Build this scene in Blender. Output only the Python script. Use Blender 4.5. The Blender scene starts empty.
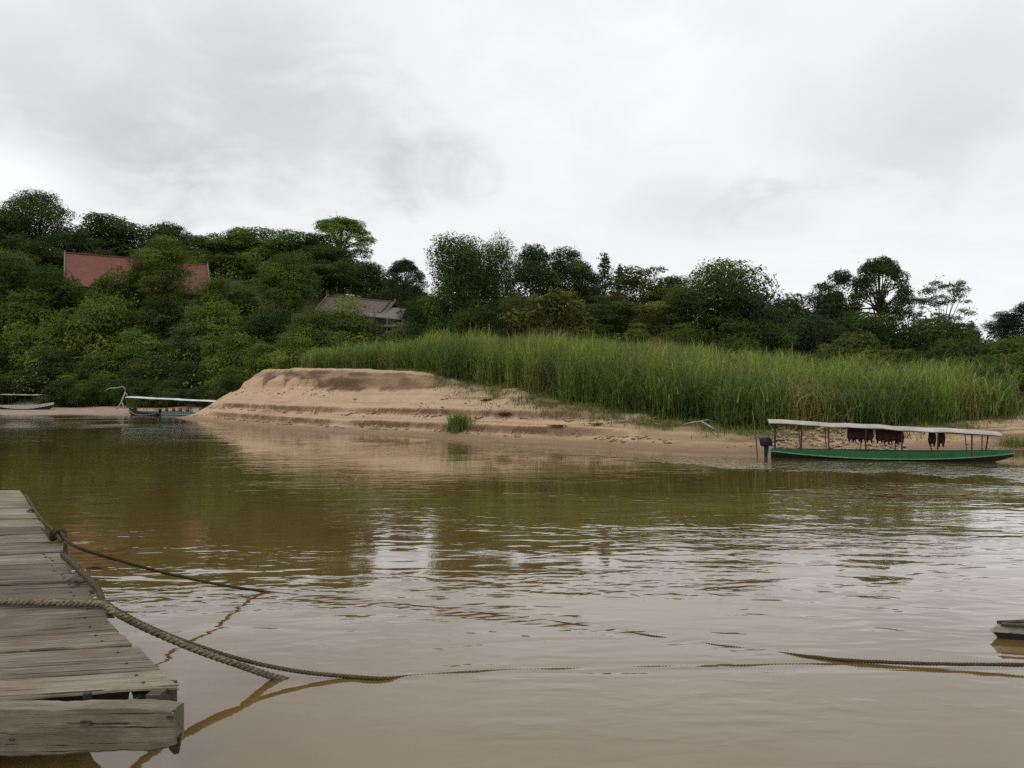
import bpy, math
import numpy as np
from mathutils import Vector, Matrix, Euler

# ---------------------------------------------------------------- camera, sky, sun, exposure
SC = bpy.context.scene
COL = SC.collection
F = 780.0            # focal length in pixels of a 1024 px wide frame
HZ = 392.0           # row of the horizon
CAMZ = 2.8           # eye height above the river

cam_data = bpy.data.cameras.new('camera')
cam_data.sensor_width = 36.0
cam_data.lens = 36.0 * F / 1024.0
cam_data.clip_start = 0.1
cam_data.clip_end = 6000.0
cam = bpy.data.objects.new('camera', cam_data)
COL.objects.link(cam)
cam.location = (0, 0, CAMZ)
cam.rotation_euler = (math.radians(90) + math.atan((HZ - 384.0) / F), 0, 0)
SC.camera = cam

SUN_EL, SUN_AZ = math.radians(58), math.radians(215)     # high, behind the viewer's left shoulder, behind cloud
world = bpy.data.worlds.new('World')
SC.world = world
world.use_nodes = True
wn, wl = world.node_tree.nodes, world.node_tree.links
wn.clear()


def node(tree, kind, **kw):
    n = tree.nodes.new(kind)
    for k, v in kw.items():
        if k in ('inp',):
            for kk, vv in v.items():
                n.inputs[kk].default_value = vv
        else:
            setattr(n, k, v)
    return n


def wmath(op, a, b=None, c=None, clamp=False, tree=world.node_tree):
    n = tree.nodes.new('ShaderNodeMath')
    n.operation = op
    n.use_clamp = clamp
    for i, v in enumerate((a, b, c)):
        if v is None:
            continue
        if isinstance(v, (int, float)):
            n.inputs[i].default_value = v
        else:
            tree.links.new(v, n.inputs[i])
    return n.outputs[0]


wt = world.node_tree
out = node(wt, 'ShaderNodeOutputWorld')
sky = node(wt, 'ShaderNodeTexSky', sky_type='NISHITA')
sky.sun_disc = False
sky.sun_elevation = SUN_EL
sky.sun_rotation = SUN_AZ
bg_sky = node(wt, 'ShaderNodeBackground')
bg_sky.inputs['Strength'].default_value = 0.1
wl.new(sky.outputs[0], bg_sky.inputs['Color'])
tc = node(wt, 'ShaderNodeTexCoord')
nrm = node(wt, 'ShaderNodeVectorMath', operation='NORMALIZE')
wl.new(tc.outputs['Generated'], nrm.inputs[0])
DIR = nrm.outputs[0]
sep = node(wt, 'ShaderNodeSeparateXYZ')
wl.new(DIR, sep.inputs[0])
zz = wmath('ADD', wmath('MAXIMUM', sep.outputs[2], 0.0), 0.28)
comb = node(wt, 'ShaderNodeCombineXYZ')
wl.new(wmath('DIVIDE', sep.outputs[0], zz), comb.inputs[0])
wl.new(wmath('DIVIDE', sep.outputs[1], zz), comb.inputs[1])


def wnoise(scale, detail, rough, dist, off):
    mp = node(wt, 'ShaderNodeMapping')
    mp.inputs['Location'].default_value = off
    wl.new(comb.outputs[0], mp.inputs[0])
    n = node(wt, 'ShaderNodeTexNoise')
    n.inputs['Scale'].default_value = scale
    n.inputs['Detail'].default_value = detail
    n.inputs['Roughness'].default_value = rough
    n.inputs['Distortion'].default_value = dist
    wl.new(mp.outputs[0], n.inputs['Vector'])
    return n.outputs['Fac']


n_big = wnoise(1.1, 5.0, 0.52, 0.6, (3.1, 1.7, 0.0))
n_mid = wnoise(3.2, 6.0, 0.55, 0.9, (0.4, 7.3, 0.0))
n_fine = wnoise(7.5, 6.0, 0.6, 0.5, (5.0, 2.0, 0.0))


def wblob(px, py, inner, outer):
    """soft cloud body in a direction of the sky, with a ragged edge"""
    d = Vector(((px - 512) / F, 1.0, (HZ - py) / F)).normalized()
    df = node(wt, 'ShaderNodeVectorMath', operation='SUBTRACT')
    wl.new(DIR, df.inputs[0])
    df.inputs[1].default_value = d
    sc_ = node(wt, 'ShaderNodeVectorMath', operation='MULTIPLY')
    wl.new(df.outputs[0], sc_.inputs[0])
    sc_.inputs[1].default_value = (0.8, 0.8, 1.7)         # cloud bodies lie flat
    ln_ = node(wt, 'ShaderNodeVectorMath', operation='LENGTH')
    wl.new(sc_.outputs[0], ln_.inputs[0])
    ang = wmath('ADD', ln_.outputs['Value'], wmath('MULTIPLY', wmath('SUBTRACT', n_mid, 0.5), outer * 1.5))
    ang = wmath('ADD', ang, wmath('MULTIPLY', wmath('SUBTRACT', n_fine, 0.5), outer * 0.7))
    mr = node(wt, 'ShaderNodeMapRange', interpolation_type='SMOOTHSTEP')
    mr.inputs['From Min'].default_value = outer
    mr.inputs['From Max'].default_value = inner
    wl.new(ang, mr.inputs['Value'])
    return mr.outputs[0]


val = wmath('ADD', 0.925, wmath('MULTIPLY', wmath('SUBTRACT', n_big, 0.5), -0.16))
val = wmath('ADD', val, wmath('MULTIPLY', wmath('SUBTRACT', n_mid, 0.5), -0.15))
val = wmath('ADD', val, wmath('MULTIPLY', wmath('SUBTRACT', n_fine, 0.5), -0.10))
for (px, py, a, b, s) in ((140, 80, 0.04, 0.34, -0.17), (300, 140, 0.02, 0.24, -0.13), (90, 130, 0.01, 0.16, -0.07), (430, 175, 0.0, 0.10, -0.10), (690, 205, 0.0, 0.10, -0.12), (775, 215, 0.0, 0.08, -0.10),
                          (960, 90, 0.02, 0.24, -0.15), (930, 150, 0.01, 0.14, -0.05), (0, 172, 0.01, 0.09, 0.14), (600, 60, 0.04, 0.22, 0.04)):
    val = wmath('ADD', val, wmath('MULTIPLY', wblob(px, py, a, b), s))
val = wmath('MAXIMUM', val, 0.4)
ramp = node(wt, 'ShaderNodeValToRGB')
ramp.color_ramp.elements[0].position = 0.0
ramp.color_ramp.elements[0].color = (0.0, 0.0, 0.0, 1)
ramp.color_ramp.elements[1].position = 1.0
ramp.color_ramp.elements[1].color = (0.99, 0.995, 1.0, 1)
e = ramp.color_ramp.elements.new(0.5)
e.color = (0.497, 0.502, 0.52, 1)
wl.new(val, ramp.inputs[0])
bg_cloud = node(wt, 'ShaderNodeBackground')
bg_cloud.inputs['Strength'].default_value = 1.0
wl.new(ramp.outputs[0], bg_cloud.inputs['Color'])
mixw = node(wt, 'ShaderNodeMixShader')
mixw.inputs[0].default_value = 0.95
wl.new(bg_sky.outputs[0], mixw.inputs[1])
wl.new(bg_cloud.outputs[0], mixw.inputs[2])
wl.new(mixw.outputs[0], out.inputs['Surface'])

sun_data = bpy.data.lights.new('sun', 'SUN')
sun_data.energy = 0.9
sun_data.angle = math.radians(25)
sun_data.color = (1.0, 0.96, 0.9)
sun = bpy.data.objects.new('sun', sun_data)
COL.objects.link(sun)
sun.location = (-60, -80, 120)
# light comes from azimuth SUN_AZ measured from +Y towards +X
sdir = Vector((math.sin(SUN_AZ) * math.cos(SUN_EL), math.cos(SUN_AZ) * math.cos(SUN_EL), math.sin(SUN_EL)))
sun.rotation_euler = sdir.to_track_quat('Z', 'Y').to_euler()

vs = SC.view_settings
SC.display_settings.display_device = 'sRGB'
vs.view_transform = 'Standard'
vs.look = 'None'
vs.exposure = 0.05
vs.gamma = 1.0
vs.use_curve_mapping = False
SC.render.engine = 'CYCLES'
SC.cycles.max_bounces = 6
SC.cycles.transparent_max_bounces = 8
SC.cycles.use_denoising = False
SC.cycles.caustics_reflective = False
SC.cycles.caustics_refractive = False

# ---------------------------------------------------------------- helpers
RNG = np.random.default_rng(7)


def at(px, py, Y):
    """point of the place seen at pixel (px, py) at distance Y in front of the viewer"""
    return Vector(((px - 512) / F * Y, Y, CAMZ - (py - HZ) / F * Y))


def tag(o, label=None, cat=None, group=None, kind=None):
    if label:
        o['label'] = label
    if cat:
        o['category'] = cat
    if group:
        o['group'] = group
    if kind:
        o['kind'] = kind
    return o


def empty(name, loc=(0, 0, 0), rz=0.0, parent=None):
    o = bpy.data.objects.new(name, None)
    o.empty_display_size = 0.3
    COL.objects.link(o)
    o.location = loc
    o.rotation_euler = (0, 0, rz)
    o.parent = parent
    return o


def link(name, mesh, parent=None, loc=(0, 0, 0), rz=0.0):
    o = bpy.data.objects.new(name, mesh)
    COL.objects.link(o)
    o.location = loc
    o.rotation_euler = (0, 0, rz)
    o.parent = parent
    return o


def np_mesh(name, verts, quads=None, tris=None, mat=None, smooth=False, attrs=None):
    """fast mesh from arrays; attrs = {name: (domain, values)}"""
    me = bpy.data.meshes.new(name)
    verts = np.asarray(verts, dtype=np.float32)
    nq = 0 if quads is None else len(quads)
    nt = 0 if tris is None else len(tris)
    loops = np.concatenate(([] if nq == 0 else [np.asarray(quads, np.int32).ravel()]) +
                           ([] if nt == 0 else [np.asarray(tris, np.int32).ravel()]))
    starts = np.concatenate((np.arange(nq, dtype=np.int32) * 4, nq * 4 + np.arange(nt, dtype=np.int32) * 3))
    me.vertices.add(len(verts))
    me.vertices.foreach_set('co', verts.ravel())
    me.loops.add(len(loops))
    me.loops.foreach_set('vertex_index', loops.astype(np.int32))
    me.polygons.add(nq + nt)
    me.polygons.foreach_set('loop_start', starts.astype(np.int32))
    me.polygons.foreach_set('use_smooth', np.full(nq + nt, smooth, dtype=bool))
    if attrs:
        for k, (dom, v) in attrs.items():
            a = me.attributes.new(k, 'FLOAT', dom)
            a.data.foreach_set('value', np.asarray(v, np.float32).ravel())
    me.update(calc_edges=True)
    if mat:
        me.materials.append(mat)
    return me


class MB:
    """collects boxes, bars, tubes and lofts, then builds ONE mesh"""
    def __init__(self):
        self.v, self.f = [], []

    def add(self, vs_, fs_):
        n = len(self.v)
        self.v += [tuple(p) for p in vs_]
        self.f += [tuple(i + n for i in f) for f in fs_]
        return self

    def box(self, c, s, rot=None):
        c = Vector(c)
        pts = []
        for dz in (-.5, .5):
            for dx, dy in ((-.5, -.5), (.5, -.5), (.5, .5), (-.5, .5)):
                p = Vector((dx * s[0], dy * s[1], dz * s[2]))
                if rot is not None:
                    p = rot @ p
                pts.append(c + p)
        return self.add(pts, [(3, 2, 1, 0), (4, 5, 6, 7), (0, 1, 5, 4), (1, 2, 6, 5), (2, 3, 7, 6), (3, 0, 4, 7)])

    def tube(self, pts, radii, sides=7, cap=True):
        pts = [Vector(p) for p in pts]
        if isinstance(radii, (int, float)):
            radii = [radii] * len(pts)
        ref = Vector((0.13, 0.31, 0.94)).normalized()
        rings = []
        for i, p in enumerate(pts):
            d = (pts[min(i + 1, len(pts) - 1)] - pts[max(i - 1, 0)]).normalized()
            if abs(d.dot(ref)) > 0.98:
                r2 = Vector((1, 0, 0))
            else:
                r2 = ref
            a = d.cross(r2).normalized()
            b = d.cross(a).normalized()
            rings.append([p + (a * math.cos(2 * math.pi * k / sides) + b * math.sin(2 * math.pi * k / sides)) * radii[i] for k in range(sides)])
        vs_ = [q for r in rings for q in r]
        fs_ = []
        for i in range(len(pts) - 1):
            for k in range(sides):
                k2 = (k + 1) % sides
                fs_.append((i * sides + k, i * sides + k2, (i + 1) * sides + k2, (i + 1) * sides + k))
        if cap:
            fs_.append(tuple(range(sides - 1, -1, -1)))
            fs_.append(tuple((len(pts) - 1) * sides + k for k in range(sides)))
        return self.add(vs_, fs_)

    def loft(self, rings, closed=True, cap=True):
        n = len(rings[0])
        vs_ = [q for r in rings for q in r]
        fs_ = []
        for i in range(len(rings) - 1):
            for k in range(n if closed else n - 1):
                k2 = (k + 1) % n
                fs_.append((i * n + k, i * n + k2, (i + 1) * n + k2, (i + 1) * n + k))
        if cap and closed:
            fs_.append(tuple(range(n - 1, -1, -1)))
            fs_.append(tuple((len(rings) - 1) * n + k for k in range(n)))
        return self.add(vs_, fs_)

    def build(self, name, mat, parent=None, loc=(0, 0, 0), rz=0.0, smooth=False):
        me = bpy.data.meshes.new(name)
        me.from_pydata(self.v, [], self.f)
        if smooth:
            me.polygons.foreach_set('use_smooth', np.ones(len(me.polygons), dtype=bool))
        me.update()
        me.materials.append(mat)
        return link(name, me, parent, loc, rz)


def vnoise(x, y, seed=0):
    """smooth value noise, 0..1, numpy"""
    x = np.asarray(x, float)
    y = np.asarray(y, float)
    xi, yi = np.floor(x).astype(np.int64), np.floor(y).astype(np.int64)
    xf, yf = x - xi, y - yi
    u, v = xf * xf * (3 - 2 * xf), yf * yf * (3 - 2 * yf)

    def h(a, b):
        n = (a * 374761393 + b * 668265263 + seed * 974711) & 0x7fffffff
        n = ((n ^ (n >> 13)) * 1274126177) & 0x7fffffff
        return ((n ^ (n >> 16)) & 0xffff) / 65535.0
    return (h(xi, yi) * (1 - u) + h(xi + 1, yi) * u) * (1 - v) + (h(xi, yi + 1) * (1 - u) + h(xi + 1, yi + 1) * u) * v


def fbm(x, y, oct=4, seed=0):
    s, a, t = 0, 1.0, 0
    for i in range(oct):
        s = s + a * vnoise(np.asarray(x) * 2 ** i, np.asarray(y) * 2 ** i, seed + i * 17)
        t += a
        a *= 0.5
    return s / t


def sstep(a, b, x):
    t = np.clip((np.asarray(x, float) - a) / (b - a), 0, 1)
    return t * t * (3 - 2 * t)


# ---------------------------------------------------------------- materials
def new_mat(name):
    m = bpy.data.materials.new(name)
    m.use_nodes = True
    t = m.node_tree
    t.nodes.clear()
    o = t.nodes.new('ShaderNodeOutputMaterial')
    p = t.nodes.new('ShaderNodeBsdfPrincipled')
    t.links.new(p.outputs[0], o.inputs['Surface'])
    return m, t, p, o


def attr(t, name):
    a = t.nodes.new('ShaderNodeAttribute')
    a.attribute_name = name
    return a.outputs['Fac']


def noise(t, scale, detail=4, rough=0.55, vec=None, dist=0.0):
    n = t.nodes.new('ShaderNodeTexNoise')
    n.inputs['Scale'].default_value = scale
    n.inputs['Detail'].default_value = detail
    n.inputs['Roughness'].default_value = rough
    n.inputs['Distortion'].default_value = dist
    if vec is not None:
        t.links.new(vec, n.inputs['Vector'])
    return n.outputs['Fac']


def coords(t, scale=(1, 1, 1), which='Object', rot=(0, 0, 0)):
    c = t.nodes.new('ShaderNodeTexCoord')
    m = t.nodes.new('ShaderNodeMapping')
    m.inputs['Scale'].default_value = scale
    m.inputs['Rotation'].default_value = rot
    t.links.new(c.outputs[which], m.inputs[0])
    return m.outputs[0]


def cramp(t, fac, stops):
    r = t.nodes.new('ShaderNodeValToRGB')
    els = r.color_ramp.elements
    while len(els) < len(stops):
        els.new(0.5)
    for e_, (p, c) in zip(els, stops):
        e_.position = p
        e_.color = (c[0], c[1], c[2], 1) if not isinstance(c, (int, float)) else (c, c, c, 1)
    t.links.new(fac, r.inputs[0])
    return r.outputs[0]


def mix(t, fac, a, b, mode='MIX'):
    m = t.nodes.new('ShaderNodeMix')
    m.data_type = 'RGBA'
    m.blend_type = mode
    m.clamp_factor = True
    for s, v in ((m.inputs[0], fac), (m.inputs[6], a), (m.inputs[7], b)):
        if isinstance(v, (int, float)):
            s.default_value = v
        elif isinstance(v, tuple):
            s.default_value = (v[0], v[1], v[2], 1)
        else:
            t.links.new(v, s)
    return m.outputs[2]


def m_(t, op, a, b=None, clamp=False):
    return wmath(op, a, b, None, clamp, t)


def bump(t, p, height, dist=0.01, strength=1.0):
    b = t.nodes.new('ShaderNodeBump')
    b.inputs['Strength'].default_value = strength
    b.inputs['Distance'].default_value = dist
    t.links.new(height, b.inputs['Height'])
    t.links.new(b.outputs[0], p.inputs['Normal'])


def simple_mat(name, col, col2=None, rough=0.7, scale=6.0, spec=0.3, bumpd=0.004, stretch=(1, 1, 1), metal=0.0):
    m, t, p, o = new_mat(name)
    v = coords(t, stretch)
    n = noise(t, scale, 6, 0.6, v)
    c2 = col2 or tuple(c * 0.6 for c in col)
    c = cramp(t, n, [(0.32, c2), (0.68, col)])
    t.links.new(c, p.inputs['Base Color'])
    p.inputs['Roughness'].default_value = rough
    p.inputs['Specular IOR Level'].default_value = spec
    p.inputs['Metallic'].default_value = metal
    if bumpd:
        bump(t, p, n, bumpd)
    return m


def foliage_mat(name, own=None, dry=None, trans=0.25):
    """leaf colour = the object's own colour (or `own`) varied leaf by leaf"""
    m, t, p, o = new_mat(name)
    if own is None:
        oi = t.nodes.new('ShaderNodeObjectInfo')
        base = oi.outputs['Color']
    else:
        rgb = t.nodes.new('ShaderNodeRGB')
        rgb.outputs[0].default_value = (own[0], own[1], own[2], 1)
        base = rgb.outputs[0]
    tint = attr(t, 'tint')
    if dry is not None:
        base = mix(t, attr(t, 'dry'), base, dry)
    c = mix(t, 1.0, base, cramp(t, tint, [(0.0, (0.32, 0.40, 0.40)), (0.5, (0.92, 0.95, 0.9)), (1.0, (2.0, 1.75, 1.25))]), 'MULTIPLY')
    t.links.new(c, p.inputs['Base Color'])
    p.inputs['Roughness'].default_value = 0.6
    p.inputs['Specular IOR Level'].default_value = 0.10
    tr = t.nodes.new('ShaderNodeBsdfTranslucent')
    t.links.new(mix(t, 1.0, c, (1.1, 1.25, 0.6), 'MULTIPLY'), tr.inputs['Color'])
    mx = t.nodes.new('ShaderNodeMixShader')
    mx.inputs[0].default_value = trans
    t.links.new(p.outputs[0], mx.inputs[1])
    t.links.new(tr.outputs[0], mx.inputs[2])
    t.links.new(mx.outputs[0], o.inputs['Surface'])
    return m


def wood_mat(name, light, dark, stain=None, grain=(1.2, 26, 26), bumpd=0.006, rough=0.85, ck=0.60):
    """weathered timber, grain along local x"""
    m, t, p, o = new_mat(name)
    oi = t.nodes.new('ShaderNodeObjectInfo')
    tcn = t.nodes.new('ShaderNodeTexCoord')
    off = t.nodes.new('ShaderNodeVectorMath')
    off.operation = 'ADD'
    cb = t.nodes.new('ShaderNodeCombineXYZ')
    t.links.new(m_(t, 'MULTIPLY', oi.outputs['Random'], 37.0), cb.inputs[0])
    t.links.new(m_(t, 'MULTIPLY', oi.outputs['Random'], 11.0), cb.inputs[1])
    t.links.new(tcn.outputs['Object'], off.inputs[0])
    t.links.new(cb.outputs[0], off.inputs[1])
    mp = t.nodes.new('ShaderNodeMapping')
    mp.inputs['Scale'].default_value = grain
    t.links.new(off.outputs[0], mp.inputs[0])
    g = noise(t, 1.0, 7, 0.62, mp.outputs[0], 0.35)
    blot = noise(t, 2.2, 5, 0.6, off.outputs[0], 0.3)
    mp2 = t.nodes.new('ShaderNodeMapping')
    mp2.inputs['Scale'].default_value = (grain[0] * 0.6, grain[1] * 2.6, grain[2] * 2.6)
    t.links.new(off.outputs[0], mp2.inputs[0])
    crack = noise(t, 1.0, 3, 0.5, mp2.outputs[0], 0.2)
    c = cramp(t, g, [(0.3, dark), (0.7, light)])
    c = mix(t, m_(t, 'MULTIPLY', cramp_fac(t, blot, 0.45, 0.75), 0.55), c, tuple(x * 0.55 for x in dark))
    if stain:
        blot2 = noise(t, 3.1, 5, 0.65, mp3(t, off.outputs[0], (0.5, 1.4, 1.4)), 0.6)
        c = mix(t, m_(t, 'MULTIPLY', cramp_fac(t, blot2, 0.42, 0.62), 0.8), c, stain)
    c = mix(t, cramp_fac(t, crack, ck, ck + .07), c, tuple(x * 0.25 for x in dark))
    fine_ = noise(t, 1.0, 4, 0.7, mp3(t, off.outputs[0], (6, 120, 120)), 0.1)
    c = mix(t, m_(t, 'MULTIPLY', cramp_fac(t, fine_, 0.40, 0.75), 0.45), c, tuple(x * 0.5 for x in dark))
    var = m_(t, 'ADD', m_(t, 'MULTIPLY', oi.outputs['Random'], 0.7), 0.65)
    cc = t.nodes.new('ShaderNodeCombineXYZ')
    for i in range(3):
        t.links.new(var, cc.inputs[i])
    c = mix(t, 1.0, c, cc.outputs[0], 'MULTIPLY')
    t.links.new(c, p.inputs['Base Color'])
    p.inputs['Roughness'].default_value = rough
    p.inputs['Specular IOR Level'].default_value = 0.2
    h = m_(t, 'SUBTRACT', g, m_(t, 'MULTIPLY', cramp_fac(t, crack, ck - .02, ck + .07), 0.9))
    bump(t, p, h, bumpd)
    return m


def cramp_fac(t, v, a, b):
    mr = t.nodes.new('ShaderNodeMapRange')
    mr.interpolation_type = 'SMOOTHSTEP'
    mr.inputs['From Min'].default_value = a
    mr.inputs['From Max'].default_value = b
    t.links.new(v, mr.inputs['Value'])
    return mr.outputs[0]


def mp3(t, vec, s):
    mp = t.nodes.new('ShaderNodeMapping')
    mp.inputs['Scale'].default_value = s
    t.links.new(vec, mp.inputs[0])
    return mp.outputs[0]


M = {}
M['leaf'] = foliage_mat('leaf', trans=0.35)
M['bark'] = simple_mat('bark', (0.13, 0.105, 0.08), (0.05, 0.04, 0.03), 0.9, 3.0, 0.1, 0.02, (4, 4, 0.6))
M['pale_bark'] = simple_mat('pale_bark', (0.20, 0.18, 0.15), (0.10, 0.09, 0.07), 0.9, 3.0, 0.1, 0.02, (4, 4, 0.6))
M['tall_grass'] = foliage_mat('tall_grass', (0.140, 0.190, 0.054), (0.22, 0.180, 0.105), 0.35)
M['undergrowth'] = foliage_mat('undergrowth', (0.070, 0.102, 0.026), (0.125, 0.16, 0.038), 0.25)
M['low_grass'] = foliage_mat('low_grass', (0.115, 0.15, 0.04), (0.25, 0.17, 0.10), 0.3)
M['dry_brush'] = simple_mat('dry_brush', (0.16, 0.095, 0.05), (0.09, 0.05, 0.028), 0.9)

# ---------------------------------------------------------------- the lie of the land
# waterline of the far shore: x, y, height of the bank, width of its slope, level of the ground behind
SHORE = np.array([
    (-900, 240, 1.0, 20, 3.0), (-180, 112, 0.6, 22, 0.8), (-90, 100, 0.45, 20, 0.6), (-62.4, 95.5, 0.45, 18, 0.6), (-50, 97, 0.45, 12, 0.6),
    (-46.5, 103, 0.5, 5, 0.8), (-39, 106.5, 1.2, 6, 2.0), (-33.5, 101, 3.0, 8, 3.6), (-33.0, 92, 5.2, 7.5, 5.2), (-36.5, 84.5, 5.2, 8.5, 5.2),
    (-27.5, 71.5, 5.0, 8.2, 4.9), (-19.6, 60.5, 4.6, 8.0, 4.5), (-13.0, 54.0, 4.2, 8.0, 4.2), (-7.1, 49.0, 3.3, 8.0, 4.0), (-1.8, 43.2, 2.2, 7.0, 3.8),
    (4.2, 38.4, 1.40, 5.8, 3.7), (9.8, 35.2, 0.9, 4.6, 3.6), (15.0, 35.8, 0.85, 3.6, 3.6), (20.5, 37.2, 0.95, 3.2, 3.5), (27, 38.5, 1.3, 4.6, 3.4),
    (40, 40, 2.0, 8, 3.2), (120, 50, 2.0, 10, 3.0), (900, 120, 2.0, 12, 3.0)], float)
FOOT = np.array([(-900, 320), (-90, 124), (-60, 118), (-45, 112), (-36, 109), (-20, 108), (10, 115), (100, 122), (900, 200)], float)


def poly_dist(P, X, Y):
    """distance to polyline P, fractional index of the nearest point, and True on its far side"""
    best = np.full(X.shape, 1e18)
    idx = np.zeros(X.shape)
    for i in range(len(P) - 1):
        ax, ay = P[i, 0], P[i, 1]
        dx, dy = P[i + 1, 0] - ax, P[i + 1, 1] - ay
        t = np.clip(((X - ax) * dx + (Y - ay) * dy) / (dx * dx + dy * dy), 0, 1)
        d = (X - ax - t * dx) ** 2 + (Y - ay - t * dy) ** 2
        m = d < best
        best = np.where(m, d, best)
        idx = np.where(m, i + t, idx)
    poly = np.vstack((P[:, :2], [[2000, 5000], [-2000, 5000]]))
    inside = np.zeros(X.shape, bool)
    j = len(poly) - 1
    for i in range(len(poly)):
        xi, yi, xj, yj = poly[i, 0], poly[i, 1], poly[j, 0], poly[j, 1]
        if yi != yj:
            c = ((yi > Y) != (yj > Y)) & (X < (xj - xi) * (Y - yi) / (yj - yi) + xi)
            inside ^= c
        j = i
    return np.sqrt(best), idx, inside


def lerp_attr(col, idx):
    return np.interp(idx, np.arange(len(SHORE)), SHORE[:, col])


def smooth_attr(col, X, t):
    return None


LEDGE_IN = [-5, 0, 0.30, 0.55, 0.64, 1.10, 1.37, 1.46, 2.0, 2.45, 2.9, 3.5, 3.64, 4.2, 6]
LEDGE_OUT = [-5, 0, 0.24, 0.40, 0.80, 1.12, 1.24, 1.64, 2.0, 2.42, 2.82, 3.3, 3.85, 4.32, 6]


ARC = np.concatenate(([0], np.cumsum(np.hypot(np.diff(SHORE[:, 0]), np.diff(SHORE[:, 1])))))


def land(X, Y, detail=False):
    X = np.asarray(X, float)
    Y = np.asarray(Y, float)
    d, idx, ins = poly_dist(SHORE, X, Y)
    wob = (fbm(X * 0.35, Y * 0.35, 3, 5) - 0.5) * 0.9
    t = np.where(ins, d, -d) + wob * sstep(-2, 3, d)
    H, W, P = lerp_attr(2, idx), lerp_attr(3, idx), lerp_attr(4, idx)
    u = np.clip(t / W, 0, 1)
    prof = 0.10 * np.clip(u / 0.25, 0, 1) + 0.90 * np.clip((u - 0.22) / 0.78, 0, 1) ** 1.05
    prof = np.where(t < 0, np.maximum(t * 0.10, -1.6), H * prof)
    z = prof + np.where(P > H, (P - H), 0) * sstep(0, 26, t - W)
    damp = np.zeros(X.shape)
    if detail:
        raw = z + (fbm(X * 0.8, Y * 0.8, 5, 31) - 0.5) * 0.36 * sstep(0.3, 1.2, z)
        led = np.interp(raw, LEDGE_IN, LEDGE_OUT)
        k = sstep(9, 1, X) * sstep(0.30, 0.7, fbm(X * 0.16 + 3, Y * 0.16, 3, 77) + 0.28) * sstep(-33, -27, X + 0.0)
        k = np.where(z > 2.8, sstep(-2, -7, X), np.clip(k * 1.3, 0, 1))
        zz_ = raw * (1 - k) + led * k
        zz_ = zz_ + (fbm(X * 2.2, Y * 2.2, 3, 9) - 0.5) * 0.07 * sstep(0.1, 0.5, z)
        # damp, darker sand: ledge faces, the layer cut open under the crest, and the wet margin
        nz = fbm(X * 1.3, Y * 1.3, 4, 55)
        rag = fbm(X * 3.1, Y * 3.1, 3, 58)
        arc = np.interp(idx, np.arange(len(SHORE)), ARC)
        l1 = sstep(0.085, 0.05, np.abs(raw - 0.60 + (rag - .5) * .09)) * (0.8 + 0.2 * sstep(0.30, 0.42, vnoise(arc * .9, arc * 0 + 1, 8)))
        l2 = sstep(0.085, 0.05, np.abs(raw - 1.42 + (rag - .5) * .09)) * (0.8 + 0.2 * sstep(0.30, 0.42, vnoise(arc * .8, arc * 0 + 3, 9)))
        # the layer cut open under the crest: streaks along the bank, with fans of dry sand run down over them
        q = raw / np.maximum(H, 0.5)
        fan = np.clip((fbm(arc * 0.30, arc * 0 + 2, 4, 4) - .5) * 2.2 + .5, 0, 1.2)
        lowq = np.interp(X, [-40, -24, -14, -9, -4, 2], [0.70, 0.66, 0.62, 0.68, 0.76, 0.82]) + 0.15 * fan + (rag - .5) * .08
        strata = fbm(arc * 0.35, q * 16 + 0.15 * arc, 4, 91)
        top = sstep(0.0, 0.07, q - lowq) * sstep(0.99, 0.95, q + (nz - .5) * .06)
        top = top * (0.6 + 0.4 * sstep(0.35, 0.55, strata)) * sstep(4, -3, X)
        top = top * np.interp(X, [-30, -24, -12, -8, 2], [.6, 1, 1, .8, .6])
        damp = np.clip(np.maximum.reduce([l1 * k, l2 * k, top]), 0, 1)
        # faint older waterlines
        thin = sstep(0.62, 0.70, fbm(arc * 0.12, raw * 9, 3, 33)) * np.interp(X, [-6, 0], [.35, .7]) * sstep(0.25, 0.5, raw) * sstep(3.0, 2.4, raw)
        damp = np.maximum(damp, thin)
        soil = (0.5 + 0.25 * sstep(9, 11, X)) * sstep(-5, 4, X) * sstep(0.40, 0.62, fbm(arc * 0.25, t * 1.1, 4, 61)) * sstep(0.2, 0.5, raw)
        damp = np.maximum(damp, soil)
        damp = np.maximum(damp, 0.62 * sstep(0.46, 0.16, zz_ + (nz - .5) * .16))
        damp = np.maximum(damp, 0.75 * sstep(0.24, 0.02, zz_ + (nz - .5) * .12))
        z = zz_
    fd, fi, fin = poly_dist(FOOT, X, Y)
    S = sstep(12, -58, X)
    hill = 30.0 * np.where(fin, sstep(0, 1, 0.5 * np.clip(fd / 66, 0, 1) + 0.0) * 2.0, 0)
    ramp_ = np.where(fin, np.clip(fd / 66, 0, 1), 0)
    hill = 29.0 * (0.55 * ramp_ + 0.45 * sstep(0, 1, ramp_))
    z = z + hill * S + (fbm(X * 0.05, Y * 0.05, 3, 3) - 0.5) * 2.0 * sstep(10, 40, t)
    if detail:
        return z, t, H, W, damp
    return z


def ground(x, y):
    return float(land(np.array([x]), np.array([y]))[0])


# ground sheet, from far behind the viewer to the horizon
def spaced(a, b, fine_a, fine_b, step, grow=1.25):
    v = list(np.arange(fine_a, fine_b + 1e-6, step))
    s = step
    while v[-1] < b:
        s *= grow
        v.append(v[-1] + s)
    s = step
    lo = [v[0]]
    while lo[-1] > a:
        s *= grow
        lo.append(lo[-1] - s)
    return np.array(lo[:0:-1] + v)


def grid_faces(nx, ny):
    i = np.arange(nx - 1)
    j = np.arange(ny - 1)
    I, J = np.meshgrid(i, j)
    a = (J * nx + I).ravel()
    return np.stack((a, a + 1, a + nx + 1, a + nx), 1)


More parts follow.
